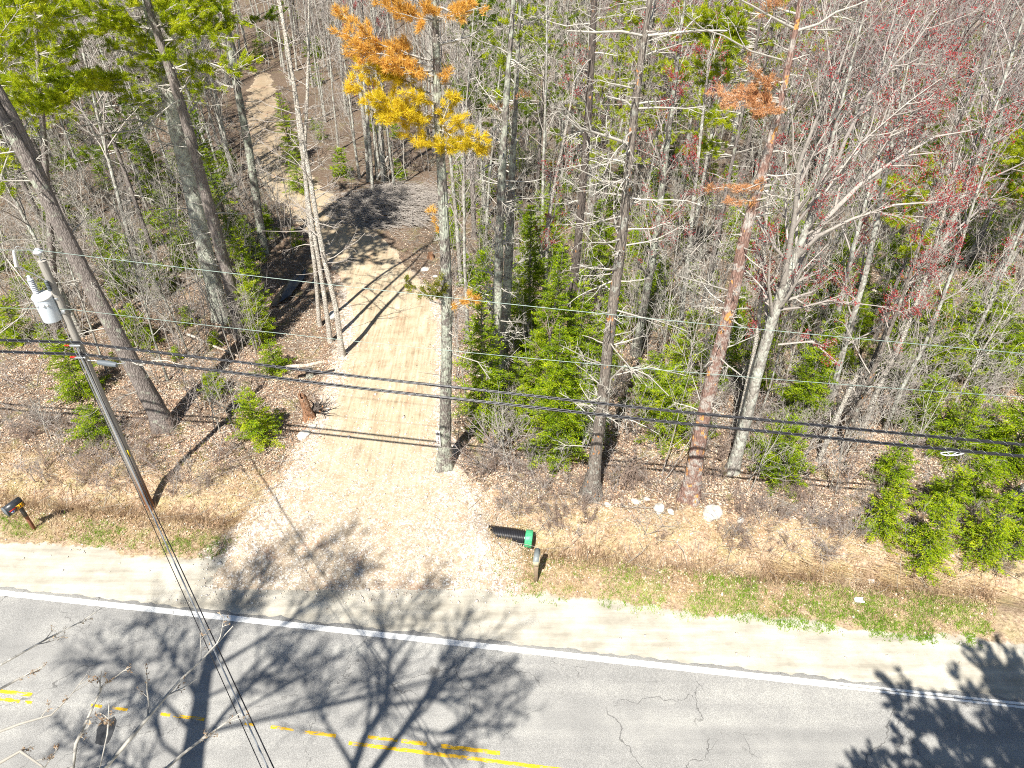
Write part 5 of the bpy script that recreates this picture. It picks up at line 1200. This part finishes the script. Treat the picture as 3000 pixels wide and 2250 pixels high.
b = ground(1570, 1702); root = thing('mailbox', 'weathered grey mailbox on a squared timber post beside the ditch', 'mailbox', b)
mb = MB(); box(mb, (0,0,.5), (.12,.12,1.1), 0, .01); mb.build('post', M['post_wood'], root)
body = box_mail(.2, .52, .24, None).build('body', M['grey_paint'], root); body.location = (.0, .1, 1.05); body.rotation_euler = (0, 0, -.14)
mb = MB(); box(mb, (0,-.275,.09), (.19,.035,.17), 0, .006); mb.build('door', M['tan_wood'], body)
mb = MB(); box(mb, (.105,.0,.08), (.012,.46,.13)); mb.build('side_board', M['tan_wood'], body)
mb = MB(); box(mb, (0,-.17,.243), (.02,.07,.02), 0, .004); mb.build('latch', M['white_pl'], body)
# house number board nailed to the golden pine
p = ground(1302, 1365); Yb = p[1]; z1 = PY(1287, 1292, Yb)[2]; z0 = PY(1287, 1246, Yb)[2]; xc = PY(1284, 1266, Yb-.2)[0]
root = thing('house_number_board', 'white board reading 822 nailed to the golden pine trunk', 'number sign', (xc-.01, Yb-.27, (z0+z1)/2-.02), None, math.radians(-20))
hh = abs(z1-z0)+.0; mb = MB(); box(mb, (0,0,0), (.17,.02,hh), 0, .003); mb.build('board', M['white_pl'], root)
for i, ch in enumerate('822'):
    me = text_mesh(ch, .2); me.materials.append(M['brown_ink']); o = bpy.data.objects.new('digit', me); COL.objects.link(o); o.parent = root; o.location = (0.0, -.013, hh*(.30-.27*i)); o.rotation_euler = (math.pi/2, 0, 0)

# ------------------------------------------------------------------ utility pole and lines
pb = ground(443, 1490); PX, PYy, PZ = pb; Ztop = 0
def pole_at(py_):   # world point on the pole axis at that pixel row
    r0 = ray(1500, py_); z = CAMZ+r0[2]*PYy/r0[1]; return z
tx, ttop = PY(122, 764, PYy)[0], pole_at(764)
lean = (tx-PX)/(ttop-PZ)
def ax_at(z): return np.array([PX+lean*(z-PZ), PYy, z])
root = thing('utility_pole', 'grey wooden utility pole with transformer and cables beside the road', 'utility pole', pb)
n = 30; zz = np.linspace(-.3, ttop-PZ, n); P = np.stack([lean*zz, 0*zz, zz], 1); mb = MB(); bark_tube(mb, (P, np.linspace(.15, .105, n)), 20, .008, 2, False)
a = np.arange(20)*math.pi/10; top = P[-1]; mb.add([top+[0,0,.02]]+[top+[.115*math.cos(t_), .115*math.sin(t_), 0] for t_ in a], None, [(0, 1+i, 1+(i+1) % 20) for i in range(20)])
mb.build('pole', M['pole'], root, False)
def loc(px, py, Y=None): return PY(px, py, PYy if Y is None else Y)-pb
# top pin insulator
tp = loc(112, 738); mb = MB(); tubes(mb, [(np.array([top+[0,-.05,-.25], top+[0,-.02,.1], tp]), np.array([.02,.02,.02]))], 6); mb.build('insulator_pin', M['steel'], root)
mb = MB(); lathe(mb, [(.0,-.10),(.07,-.1),(.06,-.04),(.13,-.02),(.135,.03),(.07,.06),(.06,.1),(.0,.12)], 20, tp); mb.build('insulator', M['porcelain'], root)
# transformer
tc = loc(141, 893, PYy-.1); tt_ = loc(112, 846, PYy-.1); ht = .98
cx = loc(142, 890, PYy-.15); mb = MB(); rt = .265
zt = pole_at(858)-pb[2]; zb = pole_at(936)-pb[2]; xt = PY(128, 858, PYy-.15)[0]-pb[0]
C0 = np.array([xt-.09, -.16, 0]); ztt = pole_at(862)-pb[2]+.06; zbb = ztt-.84
lathe(mb, [(.0,zbb+.02),(rt*.95,zbb),(rt,zbb+.03),(rt,ztt-.05)], 40, C0); tank = mb.build('transformer_tank', M['tank'], root, False)
mb = MB(); lathe(mb, [(rt*1.02,ztt-.06),(rt*1.08,ztt-.05),(rt*1.08,ztt-.01),(rt*.9,ztt+.04),(0,ztt+.06)], 28, C0); mb.build('transformer_lid', M['white_pl'], root, False)
mb = MB(); pr = [(.05, 0)]
for i in range(9): pr += [(.05, .06*i+.01), (.09, .06*i+.02), (.085, .06*i+.035), (.05, .06*i+.05)]
pr += [(.045,.56),(.05,.62),(.0,.64)]; lathe(mb, pr, 16, C0+[-.13,.02,ztt+.02]); mb.build('bushing', M['porcelain'], root, True)
mb = MB()
for dz_, dx_ in ((.6,.1),(.6,-.08),(.6,.2)): lathe(mb, [(.0,.0),(.03,.0),(.035,.05),(.0,.07)], 10, C0+[dx_, -rt-.03+abs(dx_)*.35, zbb+dz_])
mb.build('low_voltage_bushings', M['white_pl'], root)
mb = MB(); box(mb, C0+[.28,.1,(ztt+zbb)/2+.25], (.2,.1,.08)); box(mb, C0+[.28,.1,(ztt+zbb)/2-.25], (.2,.1,.08)); mb.build('mounting_bracket', M['steel'], root)
# fuse cutout left of the pole
c1, c2 = loc(40, 735, PYy-.2), loc(48, 780, PYy-.2); mb = MB(); tubes(mb, [(np.array([c1, c1*.6+c2*.4, c2]), np.array([.03,.045,.05]))], 12, True); cut = mb.build('fuse_cutout', M['white_pl'], root)
mb = MB(); tubes(mb, [(np.array([c2+[0,0,-.02], c2+[.1,.05,-.1], (c2+top)/2+[0,0,-.35], top+[-.05,-.05,-.7]]), np.full(4, .012)), (np.array([c1, c1+[.15,0,.15], tp+[-.3,0,.1], tp]), np.full(4, .008)), (np.array([c2, c2+[.1,0,-.5], C0+[-.2,0,ztt+1.0], C0+[-.13,.02,ztt+.66]]), np.full(4, .008))], 6); mb.build('cutout_leads', M['steel'], root)
# arrester and hardware down the face
mb = MB(); q = ax_at(pole_at(830)+0)-pb
lathe(mb, [(.03,0)]+sum([[(.035,.05*i),(.06,.05*i+.02),(.035,.05*i+.04)] for i in range(7)], [])+[(0,.36)], 12, q+[.0,-.18,-.15]); mb.build('arrester', M['grey_pl'], root, True)
mb = MB(); zs = np.linspace(ttop-PZ-.2, .4, 24)
for off, rr_ in ((-.08,.013), (.03,.016), (.07,.012)):
    tubes(mb, [(np.array([[lean*z_+off, -.16-.0*z_, z_] for z_ in zs if z_ < (9.5 if off < 0 else 8.2)]), np.full(len([z_ for z_ in zs if z_ < (9.5 if off < 0 else 8.2)]), rr_))], 6)
mb.build('riser_wires', M['steel'], root)
for py_, col in ((1003,'red_pl'),(1037,'red_pl')):
    z_ = pole_at(py_)-pb[2]; mb = MB(); box(mb, (lean*z_-.22, -.17, z_+.0), (.2,.03,.045)); mb.build('red_tag', M[col], root)
mb = MB(); z_ = pole_at(1322)-pb[2]; box(mb, (lean*z_+.14, -.11, z_), (.04,.06,.28)); mb.build('yellow_tag', M['yellow_pl'], root)
mb = MB()
for py_ in (1003, 1038):
    z_ = pole_at(py_)-pb[2]; box(mb, (lean*z_, -.17, z_), (.34,.06,.07), 0, .01)
z_ = pole_at(905)-pb[2]; box(mb, (lean*z_+.1, -.16, z_), (.12,.07,.12), 0, .01); mb.build('cable_clamps', M['steel'], root)
# line bundles parallel to the road
def cable_px(name, label, cat, pxs, r, mat, mode='road', strands=1, twist=.0, Yoff=-.16):
    """pixel path; each point lies in the vertical plane through the pole that runs parallel to the road"""
    pts = []
    for (x, y) in pxs:
        rr_ = ray(x, y); # point with Y = PYy+Yoff -.1203*(X-PX)
        k = (PYy+Yoff+.1203*PX)/(rr_[1]+.1203*rr_[0]); pts.append(np.array([0, 0, CAMZ])+rr_*k)
    pts = np.array(pts); a = np.polyfit(pts[:,0], pts[:,2], min(2, len(pts)-1)) if len(pts) > 2 else np.polyfit(pts[:,0], pts[:,2], 1)
    return pts
def line(name, label, cat, P, r, mat, strands=1, wraps=False, group=None):
    P = np.array(P); c = P[0].copy(); cum = np.append(0, np.cumsum(np.linalg.norm(np.diff(P, axis=0), axis=1))); n = int(cum[-1]/.12)+2; u = np.linspace(0, cum[-1], n); Q = np.stack([np.interp(u, cum, P[:,k]) for k in range(3)], 1)
    root = thing(name, label, cat, c, group) if (strands > 1 or wraps) else None; mb = MB()
    if strands == 1: tubes(mb, [(Q-c, np.full(n, r))], 6)
    else:
        for k in range(strands):
            off = np.stack([0*u, r*1.3*np.cos(k*2*math.pi/strands+u*.25), r*1.3*np.sin(k*2*math.pi/strands+u*.25)], 1); tubes(mb, [(Q-c+off, np.full(n, r))], 6)
    if root is None: o = mb.build(name, M[mat], None, True, c); return setp(o, label, cat, group)
    mb.build('strands', M[mat], root, True); mb = MB(); m = int(cum[-1]/.035); uu = np.linspace(0, cum[-1], m); QQ = np.stack([np.interp(uu, cum, P[:,k]) for k in range(3)], 1)-c; ph = uu*2*math.pi/.36
    QQ += np.stack([0*uu, r*2.6*np.cos(ph), r*2.6*np.sin(ph)], 1); tubes(mb, [(QQ, np.full(m, .0035))], 3); mb.build('lashing_wire', M['steel'], root); return root
def span(pxs, Yoff=-.16, ext=True):
    pts = cable_px('', '', '', pxs, 0, '', Yoff=Yoff); X = pts[:,0]; i0 = int(np.argmin(abs(X-PX))); right = X >= X[i0]-.01; left = X <= X[i0]+.01
    cr = np.polyfit(X[right]-X[i0], pts[right,2]-pts[i0,2], 2) if right.sum() > 2 else None
    xr = np.linspace(0, 46, 60)
    # keep a true sagging curve: fit z = a x^2 + b x
    A = np.stack([(X[right]-X[i0])**2, X[right]-X[i0]], 1); sol = np.linalg.lstsq(A, pts[right,2]-pts[i0,2], rcond=None)[0]
    zr = pts[i0,2]+np.maximum(sol[0], .0006)*xr**2+sol[1]*xr; xl = np.linspace(-40, 0, 50)[:-1]; zl = pts[i0,2]+.0022*xl**2+.06*xl*1.0*(1 if True else 0)*(-1)*-1
    xx = np.concatenate([xl, xr])+X[i0]; z = np.concatenate([zl, zr]); yy_ = PYy+Yoff-.1203*(xx-PX); return np.stack([xx, yy_, z], 1)
# cables
line('communication_cable', 'upper black lashed cable bundle crossing the whole view', 'cable', span([(232,1003),(620,1050),(1000,1097),(1500,1153),(2000,1208),(2500,1256),(3000,1303)]), .02, 'cable', 3, True)
line('communication_cable', 'lower black lashed cable bundle crossing the whole view', 'cable', span([(247,1038),(620,1084),(1000,1130),(1500,1187),(2000,1240),(2500,1290),(3000,1337)]), .022, 'cable', 3, True)
line('power_line', 'topmost thin green wire over the pole top insulator', 'wire', span([(112,733),(500,778),(1000,836),(1500,892),(2000,945),(2500,990),(3000,1035)], -.02), .009, 'wire')
line('power_line', 'second thin green wire tied to the pole below the transformer', 'wire', span([(205,906),(600,952),(1000,999),(1500,1045),(2000,1086),(2500,1127),(3000,1166)], -.1), .008, 'wire')
# splice case and cable snowshoe hanging from the lower bundle
def at_line(x, y, Yoff=-.16): return cable_px('', '', '', [(x, y)], 0, '', Yoff=Yoff)[0]
a_, b_ = at_line(285, 1055), at_line(340, 1063); c = (a_+b_)/2; root = thing('splice_case', 'grey splice case hanging under the lower cable bundle by the pole', 'splice case', c)
mb = MB(); tubes(mb, [(np.array([a_-c, (b_-c)*.0, b_-c])+[0,0,-.08], np.array([.08,.095,.08]))], 12, True); mb.build('case', M['grey_pl'], root, True)
mb = MB(); tubes(mb, [(np.array([a_-c+[-.3,0,.0], a_-c+[0,0,-.04]]), np.full(2, .015)), (np.array([b_-c+[.3,0,.0], b_-c+[0,0,-.04]]), np.full(2, .015))], 6); mb.build('straps', M['steel'], root)
c = at_line(2790, 1322); root = thing('cable_storage_loop', 'pale curved cable storage bracket under the bundle at right', 'cable bracket', c); mb = MB()
tt2 = np.linspace(0, math.pi, 16); tubes(mb, [(np.stack([-.33*np.cos(tt2), 0*tt2-.02, -.12*np.sin(tt2)-.03], 1), np.full(16, .022)), (np.array([(-.33,-.02,-.03),(0,-.02,.0),(.33,-.02,-.03)]), np.full(3, .012)), (np.array([(-.15,-.02,-.03),(0,-.02,-.14),(.15,-.02,-.03)]), np.full(3, .01))], 6); mb.build('bracket', M['porcelain'], root)
# service drops from the pole over the road
def drop(name, label, z0, pxe, d, r, mat, sag=.5, off=(0,0)):
    a = ax_at(z0+pb[2])+np.array([off[0], -.18, 0]); e = PD(pxe[0], pxe[1], d); dirv = (e-a); far = a+dirv*1.9; t_ = np.linspace(0, 1.9, 60)[:,None]; P = a+dirv*t_; P[:,2] += -sag*4*(t_[:,0]/1.9)*(1-t_[:,0]/1.9)+sag*4*(1/1.9)*(1-1/1.9)*t_[:,0]*0
    k = sag*4*(1/1.9)*(1-1/1.9); P[:,2] += k*t_[:,0]; line(name, label, 'wire', P, r, mat)
drop('service_drop', 'silver service cable running from the pole across the road', 7.6, (785,2250), 13.2, .016, 'steel', .4, (.02,0))
drop('service_drop', 'dark service cable just right of the silver one across the road', 7.5, (802,2250), 13.1, .012, 'cable', .4, (.08,0))
drop('service_drop', 'thin dark cable left of the silver one across the road', 7.0, (766,2250), 13.5, .009, 'cable', .6, (-.1,0))
